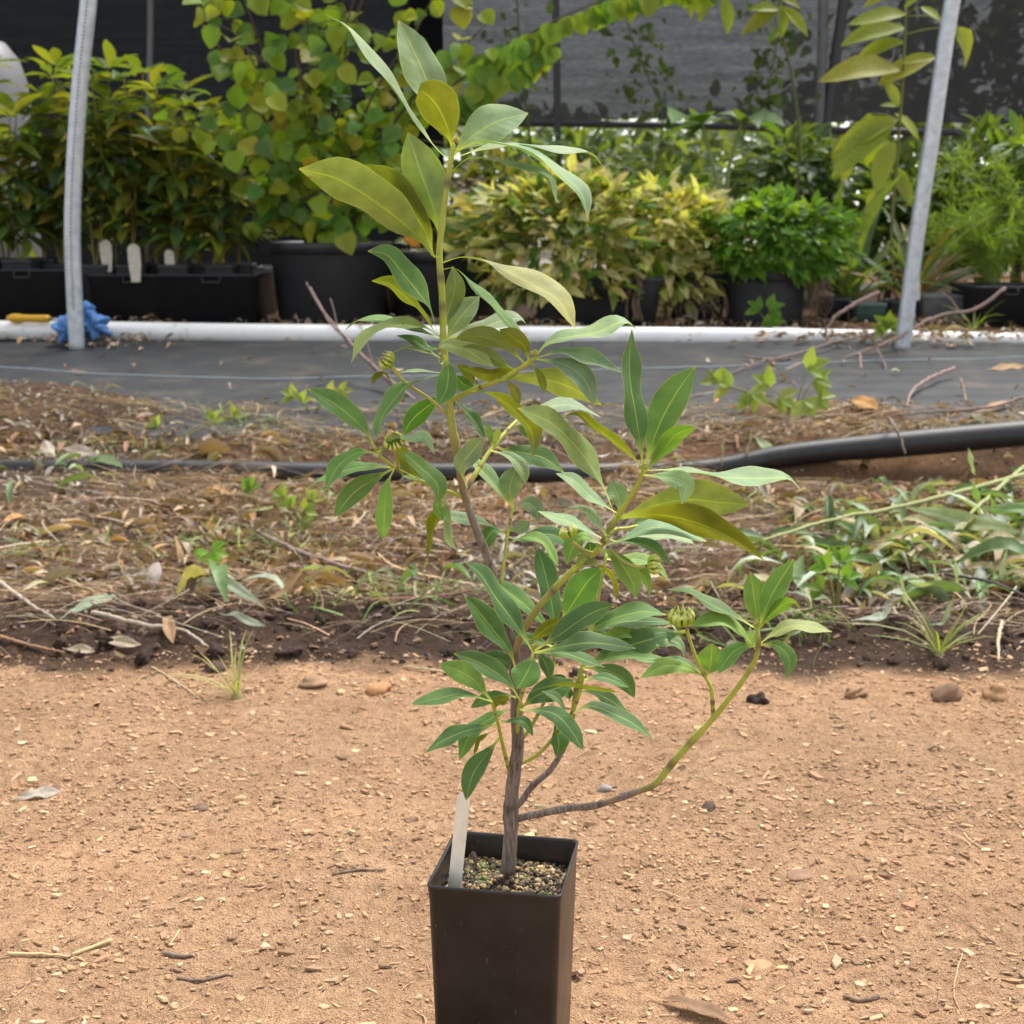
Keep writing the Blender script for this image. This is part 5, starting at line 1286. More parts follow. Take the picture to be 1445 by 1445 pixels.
dry_leaf((918, 1412), (1035, 1450), 40, (0.19, 0.095, 0.05), 'large curled brown dead leaf on the road at the lower edge, right of the pot', 0.10, 0.7, lift=0.004)
dry_leaf((16, 1136), (88, 1122), 26, (0.36, 0.33, 0.31), 'silvery grey curled dead leaf on the road at the far left', 0.12, 0.9, lift=0.004, wave=0.3, side=0.5)
dry_leaf((85, 888), (165, 852), 26, (0.30, 0.34, 0.27), 'grey green wilted leaf lying on the dark soil at the left', 0.12, 0.4, mat=grn_, lift=0.014, side=0.8)
dry_leaf((262, 838), (372, 872), 26, (0.33, 0.36, 0.30), 'long grey green wilted leaf in the middle of the left bank', 0.15, 0.5, mat=grn_, lift=0.018, side=0.8)
dry_leaf((310, 880), (376, 898), 20, (0.36, 0.38, 0.33), 'small twisted grey green leaf ending over the soil ridge', 0.2, 0.4, mat=grn_, lift=0.016, side=0.9)
dry_leaf((368, 866), (430, 820), 16, (0.38, 0.24, 0.11), 'stiff tan leaf sticking up from the left bank beside the stick', 0.1, 0.3, lift=0.02, raise_tip=1, side=0.8)
dry_leaf((232, 880), (245, 918), 24, (0.42, 0.24, 0.13), 'curled orange brown leaf hanging over the soil ridge', 0.25, 0.6, lift=0.01, side=0.6)
dry_leaf((135, 912), (200, 918), 22, (0.46, 0.38, 0.28), 'pale cream curled leaf lying on the soil ridge at the left', 0.15, 0.8, lift=0.006, side=0.8)
dry_leaf((88, 920), (135, 924), 18, (0.44, 0.36, 0.26), 'small pale leaf beside the cream curled leaf on the soil ridge', 0.12, 0.6, lift=0.005, side=0.8)
dry_leaf((55, 655), (78, 648), 34, (0.50, 0.46, 0.42), 'broad whitish dead leaf on the left bank below the soil mound', 0.3, 0.3, lift=0.03, side=1.1)
dry_leaf((85, 650), (138, 660), 22, (0.48, 0.41, 0.36), 'pinkish white dead leaf next to the broad whitish one', 0.2, 0.5, lift=0.03, side=0.9)
dry_leaf((155, 705), (165, 668), 16, (0.40, 0.34, 0.24), 'tan leaf blade standing against the edging pipe at the left', 0.05, 0.3, lift=0.02, raise_tip=1, side=0.3)
dry_leaf((188, 700), (192, 665), 14, (0.42, 0.36, 0.27), 'narrow tan leaf blade standing beside the first at the edging pipe', 0.05, 0.3, lift=0.02, raise_tip=1, side=0.3)
dry_leaf((1195, 575), (1238, 588), 30, (0.46, 0.23, 0.06), 'orange dead leaf on the litter above the lifted edging pipe', 0.2, 0.5, lift=0.02, side=0.5)
dry_leaf((1375, 592), (1428, 577), 16, (0.44, 0.27, 0.13), 'narrow orange tan leaf lying above the edging pipe at the right', 0.05, 0.3, lift=0.02, side=0.5)
dry_leaf((1390, 535), (1445, 530), 18, (0.40, 0.24, 0.11), 'brown leaf scrap on the weed cloth at the right edge', 0.15, 0.5, lift=0.03, side=0.5)
dry_leaf((1018, 668), (1022, 622), 20, (0.33, 0.34, 0.22), 'greenish leaf blade standing in front of the edging pipe end', 0.05, 0.3, lift=0.01, raise_tip=1, side=0.2)
dry_leaf((1050, 662), (1062, 612), 18, (0.38, 0.33, 0.24), 'tan leaf blade standing in front of the edging pipe end', 0.05, 0.3, lift=0.01, raise_tip=1, side=0.2)
dry_leaf((1062, 632), (1094, 660), 24, (0.27, 0.33, 0.17), 'pale green drooping leaf hanging over the edging pipe', 0.35, 0.3, mat=grn_, lift=0.03, side=0.6)
dry_leaf((1260, 745), (1440, 790), 40, (0.30, 0.33, 0.15), 'long bleached green corn leaf lying across the cut leaves', -0.02, 0.4, mat=grn_, lift=0.05, side=0.9, mid=(1345, 812))
dry_leaf((1380, 775), (1500, 782), 34, (0.12, 0.24, 0.05), 'broad glossy green leaf at the right edge above the corn leaf', 0.06, 0.5, mat=grn_, lift=0.08, side=0.9)
dry_leaf((1445, 700), (1500, 690), 20, (0.10, 0.19, 0.05), 'dark green leaf just beyond the bent green stalk', 0.06, 0.5, mat=grn_, lift=0.08, side=0.9)
for i, (a, b, w, c) in enumerate((((1200, 905), (1260, 880), 26, (0.40, 0.43, 0.39)), ((1245, 868), (1290, 850), 22, (0.44, 0.46, 0.43)), ((1290, 880), (1268, 836), 24, (0.30, 0.36, 0.28)),
                                 ((1330, 860), (1316, 820), 22, (0.32, 0.38, 0.31)), ((1354, 860), (1346, 812), 20, (0.34, 0.39, 0.33)), ((1400, 850), (1420, 800), 22, (0.36, 0.40, 0.35)),
                                 ((1110, 860), (1170, 870), 22, (0.26, 0.33, 0.24)), ((1180, 800), (1140, 790), 26, (0.15, 0.28, 0.06)), ((1172, 830), (1168, 792), 20, (0.22, 0.32, 0.05)),
                                 ((1380, 690), (1365, 650), 22, (0.28, 0.35, 0.26)), ((1395, 740), (1370, 700), 28, (0.17, 0.27, 0.10)), ((1425, 760), (1395, 720), 30, (0.13, 0.25, 0.05)),
                                 ((1440, 830), (1400, 815), 26, (0.15, 0.26, 0.08)), ((1310, 910), (1345, 870), 18, (0.30, 0.36, 0.26)))):
    where = ['pale silvery cut leaf lowest on the heap, near the road', 'whitish cut leaf just above the lowest silvery one', 'upright silvery green cut leaf beside the whitish one', 'second upright silvery cut leaf from the whitish one', 'third upright silvery cut leaf from the whitish one', 'silvery cut leaf leaning out at the right edge of the heap',
             'dull green cut leaf lying beside the far right shoot of the shrub', 'bright green seedling leaf spreading left above the heap', 'yellow green upright seedling leaf above the heap', 'grey green cut leaf leaning on the lifted edging pipe', 'mid green cut leaf below the edging pipe at the right', 'dark green cut leaf below the bent green stalk', 'green cut leaf at the right edge under the corn leaf', 'narrow grey green cut leaf low on the heap'][i]
    dry_leaf(a, b, w, c, where, 0.1, 0.4, name='cut_leaf', cat='leaf', mat=grn_, lift=0.03, raise_tip=1 if b[1] < a[1] - 20 else 0, side=0.5)

def stone(px, py, wpx, color, label, flat=0.6, seed=0, name='stone'):
    g = G(px, py); s = wpx / 2 * g[1] / FPX
    v, f = clod_template(seed + 60, 3); v = v * np.array([1, .8, flat]) * s
    m = mat_simple('stone_' + str(seed), color, 0.9, 0.3, 90, 0.5, spec=0.2)
    tag(link(name, make_mesh(name, [tuple(q) for q in v], [tuple(int(i) for i in q) for q in f], m), None, None, (g[0], g[1], g[2] + s * flat * 0.45)), label, 'stone')
stone(446, 966, 40, (0.30, 0.18, 0.11), 'flat tan stone at the road edge on the left', 0.45, 1)
stone(1404, 985, 34, (0.36, 0.21, 0.11), 'round tan stone at the road edge on the far right', 0.9, 2)
stone(1207, 982, 32, (0.32, 0.19, 0.11), 'low tan stone at the road edge below the cut leaves', 0.6, 3)
stone(540, 976, 34, (0.42, 0.21, 0.10), 'orange brown chunk at the road edge left of the stem', 0.6, 4, 'clay_lump')
stone(1072, 992, 34, (0.040, 0.026, 0.020), 'black soil lump on the road beside the far right branch', 0.6, 5, 'soil_lump')
stone(1335, 985, 44, (0.20, 0.125, 0.08), 'brown soil lump beside the round tan stone', 0.65, 6, 'soil_lump')
stone(855, 1116, 20, (0.30, 0.25, 0.22), 'grey crumbled lump on the road under the low branch', 0.7, 7, 'clay_lump')
stone(284, 1142, 26, (0.17, 0.11, 0.075), 'dark brown lump in the middle of the road at the left', 0.5, 8, 'soil_lump')
stone(1000, 1142, 22, (0.09, 0.06, 0.045), 'small dark lump on the road right of the low branch', 0.5, 9, 'soil_lump')
stone(1128, 1236, 40, (0.26, 0.155, 0.10), 'flat grey brown flake on the road to the right', 0.22, 10, 'wood_flake')
stone(1070, 1365, 42, (0.40, 0.23, 0.13), 'pale flat flake on the road at the lower right', 0.16, 11, 'wood_flake')
stone(262, 1122 + 60, 24, (0.28, 0.18, 0.12), 'small brown flake on the road at the left', 0.3, 12, 'wood_flake')
# ------------------------------------------------------------------ background pots and plants
M_BLACK = mat_simple('black_nursery_plastic', (0.020, 0.021, 0.024), 0.45, 0.35, 14, 0.06, spec=0.4)
M_BLACK2 = mat_simple('dusty_black_plastic', (0.030, 0.031, 0.034), 0.55, 0.4, 9, 0.06, spec=0.35)
M_GREENP = mat_simple('dark_green_plastic', (0.035, 0.075, 0.062), 0.5, 0.3, 14, 0.05)
M_GREYP = mat_simple('grey_plastic', (0.11, 0.115, 0.12), 0.5, 0.3, 14, 0.05)
M_SOILB = mat_simple('pot_soil', (0.035, 0.024, 0.018), 0.95, 0.5, 60, 0.6)
M_LABEL = mat_simple('weathered_label', (0.50, 0.46, 0.38), 0.6, 0.25, 40, 0.05)
M_BG = mat_leaf('nursery_leaf', 0.42, 0.5, (0.26, 0.30, 0.07), 0.4, 0.35, False, 30)
M_STEM = mat_simple('nursery_stem', (1, 1, 1), 0.75, 0.3, 60, 0.2, spec=0.2, tinted=True)

def gz_at(x, y): return T1(x, y)
def round_pot(px0, px1, pyt, Y, label, mat=M_BLACK, taper=0.86, H=None, cat='plant pot'):
    a, b = P(px0, pyt, Y), P(px1, pyt, Y); R = (b[0] - a[0]) / 2; x = (a[0] + b[0]) / 2; y = Y + R
    z0 = gz_at(x, y) - 0.006; H = float(a[2]) - z0 if H is None else H
    root = thing('round_plant_pot', (x, y, z0), label, cat)
    r = R; V, F = lathe([(0.001, 0), (r * taper * .97, 0), (r * taper, .008), (r * .955, H - .045), (r * .96, H - .042), (r * 1.0, H - .040), (r * 1.005, H - .004), (r * .995, H), (r * .96, H), (r * .945, H - .01), (r * .90, H - .06)], 48)
    link('wall', make_mesh('wall', V, F, mat), root)
    V, F = lathe([(r * .94, H - .05), (r * .5, H - .04), (0.001, H - .035)], 32); link('soil', make_mesh('soil', V, F, M_SOILB), root)
    return root, np.array([x, y, z0 + H - 0.04])
def square_pot(cx, cy, hw, hy, z0, H, mat, label, cat='plant pot', name='square_plant_pot', rim=0.004, taper=0.9):
    root = thing(name, (cx, cy, z0), label, cat)
    lp = [[(x, y, z) for x, y in rrect(a * hw, a * hy, min(hw, hy) * .18, 3)] for a, z in ((taper, 0), (.985, H - .02), (.99, H - .018), (1.03, H - .016), (1.03, H), (.98, H), (.95, H - .03))]
    V, F = rings(lp, True); link('wall', make_mesh('wall', V, F, mat), root)
    V, F = rings([[(x, y, H - .022) for x, y in rrect(hw * .96, hy * .96, min(hw, hy) * .17, 3)]], False, True); link('soil', make_mesh('soil', V, F, M_SOILB), root)
    return root
def rail_tray(px0, px1, py_t0, py_t1, Y, depth, label):
    """long black carrying tray with a lip"""
    a, b = P(px0, py_t0, Y), P(px1, py_t1, Y); cx, cy = (a[0] + b[0]) / 2, Y + depth / 2
    z0 = gz_at(cx, cy) - .008; H = (a[2] + b[2]) / 2 - z0
    root = thing('carrying_tray', (cx, cy, z0), label, 'tray')
    hw = (b[0] - a[0]) / 2
    lp = [[(x, y, z) for x, y in rrect(q * hw, (depth / 2) * q2, .03, 4)] for q, q2, z in ((.93, .85, 0), (.985, .96, H - .014), (1.0, 1.0, H - .012), (1.01, 1.03, H - .006), (1.01, 1.03, H), (.985, .96, H), (.93, .86, .012))]
    V, F = rings(lp, True, True); link('tray_wall', make_mesh('tray', V, F, M_BLACK), root)
    for sx in (-1, 1):
        V, F = tube([(sx * hw * .55, -depth / 2 * 1.04, H - .006), (sx * hw * .55, -depth / 2 * 1.06, H - .03), (sx * hw * .35, -depth / 2 * 1.06, H - .03), (sx * hw * .35, -depth / 2 * 1.04, H - .006)], .004, 6); link('handle', make_mesh('handle', V, F, M_BLACK), root)
    return root, H + z0
# leaf templates: unit length along +Y from the petiole, upper side +Z
def tmpl(kind, seed):
    r = random.Random(seed); V = []; F = []
    if kind == 'lance': prof = [(0, .02), (.1, .05), (.3, .14), (.55, .17), (.8, .10), (1, .01)]; droop = .28
    elif kind == 'round': prof = [(0, .04), (.06, .26), (.22, .43), (.45, .48), (.7, .36), (.9, .15), (1, .01)]; droop = .10
    elif kind == 'ovate': prof = [(0, .02), (.08, .14), (.28, .27), (.5, .27), (.78, .14), (1, .01)]; droop = .15
    elif kind == 'blade': prof = [(0, .010), (.2, .014), (.5, .013), (.8, .009), (1, .002)]; droop = .45
    elif kind == 'strap': prof = [(0, .025), (.2, .035), (.5, .038), (.8, .026), (1, .003)]; droop = .35
    elif kind == 'bigl': prof = [(0, .02), (.1, .09), (.3, .17), (.55, .18), (.8, .11), (.94, .04), (1, .005)]; droop = .22
    elif kind == 'big': prof = [(0, .02), (.1, .14), (.3, .27), (.55, .28), (.8, .16), (.94, .05), (1, .005)]; droop = .30
    n = len(prof); d = droop * r.uniform(.6, 1.5); fold = r.uniform(.1, .55); tw = r.uniform(-.5, .5)
    for i, (t, w) in enumerate(prof):
        z = -d * t * t
        for u in (-1, 0, 1):
            wv = .06 * w * math.sin(i * 2.3 + seed + u)
            a = tw * (t - .3)
            V.append((u * w * math.cos(a) + .05 * math.sin(t * 3 + seed) * t, t * (1 - .3 * d * t), z + abs(u) * w * fold + u * w * math.sin(a) + wv))
    for i in range(n - 1):
        for k in range(2): F.append((i * 3 + k, i * 3 + k + 1, (i + 1) * 3 + k + 1, (i + 1) * 3 + k))
    return np.array(V), np.array(F)
TM = {k: [tmpl(k, 10 * i + 3) for i in range(5)] for k in ('lance', 'round', 'ovate', 'strap', 'big', 'bigl', 'blade')}
TME = {k: [make_mesh(k + '_leaf', [tuple(q) for q in v], [tuple(int(i) for i in g) for g in f], M_BG) for v, f in lst] for k, lst in TM.items()}
def unit(v): v = np.asarray(v, float); return v / (np.linalg.norm(v) + 1e-9)
def frame(d, nrm):
    d = unit(d); s = np.cross(d, nrm); s = unit(s); n = np.cross(s, d); return np.column_stack([s, d, n])
def add_leaves(root, L, kind, limit=300, stuff_name='foliage'):
    """L: list of (pos, dir, normal, size, colour); biggest/nearest as parts, the rest as one stuff part"""
    b0 = np.array(root.location)
    order = sorted(range(len(L)), key=lambda i: (L[i][0][1] - 2.0 * L[i][3]))
    for c, i in enumerate(order[:limit]):
        p, d, nn, s, col = L[i]
        o = bpy.data.objects.new('leaf', TME[kind][i % 5]); COL.objects.link(o); o.parent = root
        M = frame(d, nn) * s; q = np.asarray(p) - b0
        o.matrix_basis = Matrix(((M[0, 0], M[0, 1], M[0, 2], q[0]), (M[1, 0], M[1, 1], M[1, 2], q[1]), (M[2, 0], M[2, 1], M[2, 2], q[2]), (0, 0, 0, 1)))
        o.color = (*col, 1)
    rest = order[limit:]
    if rest:
        M = np.array([frame(L[i][1], L[i][2]) * L[i][3] for i in rest]); off = np.array([np.asarray(L[i][0]) - b0 for i in rest])
        me = batch(stuff_name, TM[kind], np.array([i % 5 for i in rest]), M, off, np.array([L[i][4] for i in rest]), M_BG)
        tag(link(stuff_name, me, root), kind='stuff')
def add_stem(root, pts, r0, r1, color, name='stem', sides=6, n=14):
    b0 = np.array(root.location); c = catmull(pts, n)
    V, F = tube(c - b0, np.linspace(r0, r1, n), sides); link(name, make_mesh(name, V, F, M_STEM), root, color)
    return c
def rc(pal, amt=.18):
    c = np.array(random.choice(pal)) * (1 + amt * random.gauss(0, 1)); return tuple(np.clip(c * (1 + .06 * rng.normal(size=3)), .01, .9))

# ---- saplings in trays on the left
OLIVE = [(0.11, 0.16, 0.020), (0.08, 0.15, 0.025), (0.17, 0.18, 0.020), (0.065, 0.13, 0.035), (0.055, 0.11, 0.045), (0.24, 0.19, 0.025)]
tray1, tz1 = rail_tray(118, 366, 376, 398, 5.46, 0.34, 'long black tray on the left holding a row of square pots')
tray2, tz2 = rail_tray(-130, 92, 388, 372, 5.40, 0.36, 'black tray at the left edge behind the yellow handled tool')
def saplings():
    spots = [(-60, 5.55, 150, 0), (-15, 5.6, 175, 0), (30, 5.52, 165, 0), (62, 5.66, 108, 0), (88, 5.62, 140, 1), (135, 5.54, 118, 1), (165, 5.64, 100, 1), (188, 5.56, 112, 1), (222, 5.66, 128, 1), (248, 5.54, 150, 1), (280, 5.62, 165, 1), (312, 5.56, 200, 1), (338, 5.66, 190, 1), (10, 5.85, 95, 2), (112, 5.85, 96, 2), (205, 5.88, 105, 2), (262, 5.86, 130, 2)]
    names = ['at the far left edge', 'second from the left edge', 'third from the left edge, tall and dense', 'left of the curved post, in the back', 'just left of the curved post', 'just right of the curved post', 'second to the right of the curved post', 'third right of the curved post, with a bright crown', 'fourth right of the curved post', 'fifth right of the curved post, leaning', 'above the pots with pale labels at the tray end', 'low and spreading, second nearest the round black tub', 'low and drooping, nearest the round black tub', 'in the back row beside the grey drum', 'in the back row behind the curved post', 'in the back row behind the bright crown', 'in the back row near the round-leaved shrub']
    for i, (px, Y, pyt, tr) in enumerate(spots):
        top = P(px, pyt, Y); x = float(P(px, 380, Y)[0]); zt = (tz2 if tr == 0 else tz1) if tr < 2 else T1(x, Y) + .16
        z0 = zt - .105 if tr < 2 else T1(x, Y) - .004
        hw = .056
        pot = square_pot(x, Y, hw, hw, z0, .14 if tr < 2 else .17, M_BLACK2, 'small square black pot of the sapling ' + names[i].split(',')[0].replace(' at the tray end', ''), rim=.003)
        root = thing('potted_sapling', (x, Y, z0 + .115), 'olive green sapling ' + names[i], 'sapling', 'saplings in the left-hand trays')
        base = np.array(root.location); Hh = top[2] - base[2]
        L = []
        ns = 2 if Hh > .45 else 2
        for s in range(ns):
            tip = base + np.array([random.uniform(-.07, .07) + (top[0] - x) * .6, random.uniform(-.07, .05), Hh * (1 if s == 0 else random.uniform(.7, .9))])
            mid = (base + tip) / 2 + np.array([random.uniform(-.04, .04), random.uniform(-.03, .03), 0])
            c = add_stem(root, [base - np.array([0, 0, .02]), mid, tip], .005, .0025, (0.17, 0.15, 0.05))
            nodes = np.linspace(.32, 1.0, max(4, int(Hh / .075)))
            for q in nodes:
                p = c[min(int(q * 13), 13)]; a0 = random.uniform(0, 6.28); nl = 7 if q > .95 else 5
                for k in range(nl):
                    a = a0 + 6.283 * k / nl + random.uniform(-.3, .3); el = (random.uniform(.15, .8) if q > .95 else random.uniform(-.45, .35))
                    d = np.array([math.cos(a) * math.cos(el), math.sin(a) * math.cos(el), math.sin(el)])
                    col = rc(OLIVE if q < .9 else OLIVE[:3] + [(0.22, 0.22, 0.03)])
                    L.append((p + d * .012, d, np.array([0, 0, 1.0]) + .25 * rng.normal(size=3), random.uniform(.10, .165), col))
        add_leaves(root, L, 'lance')
saplings()
def weathered_labels():
    for px, pyt, pyb, Y, w, lab in ((152, 338, 362, 5.50, 16, 'leftmost of three weathered cream labels in the left tray'), (192, 344, 376, 5.44, 17, 'middle and largest of three weathered cream labels in the left tray'), (242, 352, 378, 5.50, 13, 'rightmost of three weathered cream labels in the left tray'), (1293, 383, 402, 5.5, 16, 'white rounded label in the black tray at the right edge')):
        a, b = P(px, pyb + 22, Y), P(px - 4, pyt, Y + .01); hw = w / 2 * Y / FPX
        ax = unit(b - a); s = np.array([1., .15, 0]); s = unit(s - ax * (s @ ax)); n = np.cross(ax, s); L = np.linalg.norm(b - a)
        pts = [(-hw * .7, 0), (hw * .7, 0), (hw, L * .5), (hw, L - hw)] + [(hw * math.cos(t), L - hw + hw * math.sin(t)) for t in np.linspace(.4, 2.7, 5)] + [(-hw, L - hw), (-hw, L * .5)]
        V, F = rings([[tuple(s * u + ax * v + n * d) for u, v in pts] for d in (-.001, .001)], True, True)
        tag(link('plant_label', make_mesh('label', V, F, M_LABEL, False), None, None, tuple(a)), lab, 'plant label')
weathered_labels()

# ---- round-leaved shrub in the big tub
tubA, topA = round_pot(364, 545, 343, 5.42, 'big round black tub holding the round-leaved shrub', M_BLACK)
tubB, topB = round_pot(528, 712, 356, 5.62, 'round black tub behind the shrub stem, right of the round-leaved shrub', M_BLACK)
def round_shrub():
    root = thing('round_leaved_shrub', topA, 'tall many-stemmed shrub with round yellow green leaves in the big round tub', 'shrub')
    YG = [(0.19, 0.28, 0.014), (0.15, 0.26, 0.018), (0.10, 0.22, 0.03), (0.22, 0.29, 0.016), (0.08, 0.18, 0.04), (0.28, 0.28, 0.02)]
    L = []; bark = (0.10, 0.075, 0.06)
    ends = [(275, 20, 5.3), (310, -80, 5.5), (345, 60, 5.4), (385, -120, 5.6), (430, -60, 5.45), (470, -140, 5.7), (510, -40, 5.5), (555, -120, 5.6), (600, 20, 5.5), (640, -60, 5.7), (690, 30, 5.55), (560, 120, 5.75), (300, 190, 5.35), (330, 130, 5.8), (650, 110, 5.7), (420, 90, 5.35)]
    for k, (px, py, Y) in enumerate(ends):
        tip = P(px, py, Y); base = topA + np.array([random.uniform(-.09, .09), random.uniform(-.08, .08), -.02])
        mid = base * .45 + tip * .55 + np.array([(base[0] - tip[0]) * .12, 0, .05])
        c = add_stem(root, [base, mid, tip], .008, .003, bark)
        for q in np.linspace(.2, 1, 10):
            i = min(int(q * 13), 13); p = c[i]
            a = random.uniform(0, 6.28); bl = random.uniform(.10, .26)
            e = p + np.array([math.cos(a) * bl, math.sin(a) * bl * .6 - .05, random.uniform(-.05, .10)])
            if q > .22 and random.random() < .55:
                add_stem(root, [p, (p + e) / 2 + np.array([0, 0, .02]), e], .003, .0015, bark, 'twig', 5, 6)
            for t in np.linspace(.2, 1.05, 4):
                pp = p * (1 - t) + e * t + rng.normal(size=3) * .018
                d = unit(np.array([random.uniform(-.8, .8), random.uniform(-.8, .3), random.uniform(-1.0, .25)]))
                nn = np.array([random.uniform(-.5, .5), -.8, random.uniform(.1, .9)])
                L.append((pp, d, nn, random.uniform(.052, .092), rc(YG, .16)))
    # long bough arching over to the right across the top of the picture
    for pxs in (((640, 120), (700, 75), (760, 40), (830, 8), (900, -12), (1000, -25)), ((620, 180), (660, 130), (720, 95), (780, 60))):
        pts = [P(x, y, 5.5) for x, y in pxs]; c = add_stem(root, pts, .005, .002, bark, 'stem', 6, 24)
        for q in range(3, 24):
            for s in range(2):
                if random.random() < .85:
                    L.append((c[q] + np.array([random.uniform(-.02, .02), random.uniform(-.03, .01), -.012]), np.array([random.uniform(-.5, .5), random.uniform(-.3, .1), -1]), np.array([random.uniform(-.5, .5), -1, .4]), random.uniform(.06, .10), rc(YG[:4], .14)))
    add_leaves(root, L, 'round')
round_shrub()
def weeds_in_tub_b():
    root = thing('flowering_plant', topB, 'low dark plant with orange flowers in the tub behind the shrub stem', 'plant')
    L = []
    for k in range(110):
        a = random.uniform(0, 6.28); r = random.uniform(0, .22); p = topB + np.array([math.cos(a) * r, math.sin(a) * r * .8, random.uniform(.0, .22)])
        L.append((p, np.array([math.cos(a), math.sin(a), random.uniform(-.2, .8)]), np.array([0, -.3, 1]), random.uniform(.05, .09), rc([(0.06, 0.12, 0.03), (0.09, 0.14, 0.03), (0.14, 0.10, 0.03)])))
    add_leaves(root, L, 'ovate')
    for k in range(5):
        a = topB + np.array([random.uniform(-.15, .15), random.uniform(-.1, .1), -.02]); add_stem(root, [a, a + np.array([random.uniform(-.05, .05), 0, .24])], .004, .002, (0.10, 0.10, 0.04))
    fm = mat_simple('orange_petals', (0.75, 0.33, 0.02), 0.6, 0.2, 60, 0.1)
    for px, py in ((578, 335), (585, 341), (638, 334)):
        q = P(px, py, 5.72) - topB; mb = MB()
        for k in range(9):
            a = 6.283 * k / 9; v, f = TM['ovate'][k % 5]; M = frame((math.cos(a), -.25, math.sin(a)), (0, -1, .2)) * .028; mb.add((v @ M.T + q).tolist(), f.tolist())
        link('flower', mb.mesh('flower', fm), root)
weeds_in_tub_b()

# ---- bushy plants to the right of the tub
def pot_rect(px0, px1, pyt, Y, label, mat=M_BLACK2, depth=.3):
    a, b = P(px0, pyt, Y), P(px1, pyt, Y); hw = (b[0] - a[0]) / 2; x = (a[0] + b[0]) / 2; y = Y + depth / 2; z0 = gz_at(x, y) - .012
    return square_pot(x, y, hw, depth / 2, z0, float(a[2]) - z0, mat, label), np.array([x, y, float(a[2]) - .03])
pot_rect(350, 374, 378, 5.85, 'narrow black filler pot added to darken the gap between the left tray and the big round tub', M_BLACK, .3)  # pot added to keep this gap dark, where only litter lies
pot_rect(540, 572, 372, 5.95, 'black filler pot added to darken the gap between the two round black tubs', M_BLACK, .3)  # second added pot, covers the bright soil between the tubs
_, topC = pot_rect(752, 936, 392, 5.44, 'wide black pot under the left half of the variegated bush')
_, topD = pot_rect(955, 1026, 386, 5.56, 'narrow black pot overgrown with roots under the right half of the variegated bush')
_, topE = round_pot(1030, 1152, 382, 5.42, 'round black pot under the dense green bush', M_BLACK2, 0.9)
def dome_bush(name, label, cat, c, px0, px1, py0, py1, Y, n, kind, size, pal, depth=.28, droop=.2, group=None, limit=300, stems=8, skirt=0.0):
    root = thing(name, c, label, cat, group)
    a, b = P(px0, (py0 + py1) / 2, Y), P(px1, (py0 + py1) / 2, Y); rx = (b[0] - a[0]) / 2; cx = (a[0] + b[0]) / 2
    zt, zb = P(0, py0, Y)[2], P(0, py1, Y)[2]; L = []
    for k in range(stems):
        t = c + np.array([random.uniform(-.7, .7) * rx + cx - c[0], random.uniform(-.5, .5) * depth, (zt - c[2]) * random.uniform(.6, .95)])
        add_stem(root, [c - np.array([random.uniform(-.05, .05), 0, .02]), (c + t) / 2 + np.array([0, 0, .03]), t], .005, .002, (0.13, 0.11, 0.05))
    for k in range(n):
        a = random.uniform(0, 6.283); u = random.uniform(-1, 1) * .999; q = math.sqrt(1 - u * u); r = random.uniform(.62, 1.04) ** .6
        v = np.array([q * math.cos(a), q * math.sin(a), u])
        if v[1] > .5: v[1] *= -1
        lump = 1 + .16 * math.sin(v[0] * 7 + 1.3) * math.cos(v[1] * 5) + .10 * math.sin(v[2] * 9 + v[0] * 4)
        p = np.array([cx, c[1], (zt + zb) / 2]) + v * np.array([rx, depth, (zt - zb) / 2]) * r * lump
        if skirt and v[2] < -.4: p[2] -= random.random() * skirt
        d = unit(v * np.array([1, 1, .6]) + np.array([random.uniform(-.6, .6), random.uniform(-.5, .3), random.uniform(-.5, .7) - droop]))
        nn = unit(v * .6 + np.array([0, -.2, .8]) + .3 * rng.normal(size=3))
        L.append((p, d, nn, size * random.uniform(.7, 1.3), rc(pal)))
    add_leaves(root, L, kind, limit)
    return root
VAR = [(0.66, 0.61, 0.30), (0.60, 0.56, 0.24), (0.52, 0.48, 0.20), (0.15, 0.22, 0.04), (0.09, 0.18, 0.035), (0.62, 0.57, 0.32), (0.06, 0.13, 0.03), (0.34, 0.36, 0.09), (0.55, 0.46, 0.28), (0.08, 0.16, 0.03), (0.48, 0.46, 0.16)]
dome_bush('variegated_bush', 'cream and green variegated bush spilling over the wide black pot', 'bush', topC, 655, 935, 252, 412, 5.42, 1150, 'lance', .090, VAR, .27, -.2, skirt=.07)
dome_bush('variegated_bush', 'yellow green end of the variegated planting over the root-bound narrow pot', 'bush', topD, 865, 1035, 268, 415, 5.46, 600, 'lance', .095, [VAR[1], VAR[2], VAR[5], VAR[0], VAR[7], (0.13, 0.24, 0.03)], .24, -.2, skirt=.09)
dome_bush('green_bush', 'dense fresh green bush mounded over the round black pot', 'bush', topE, 995, 1205, 282, 398, 5.46, 1000, 'ovate', .058, [(0.11, 0.25, 0.02), (0.08, 0.20, 0.022), (0.16, 0.30, 0.03), (0.06, 0.15, 0.02)], .24, .3)
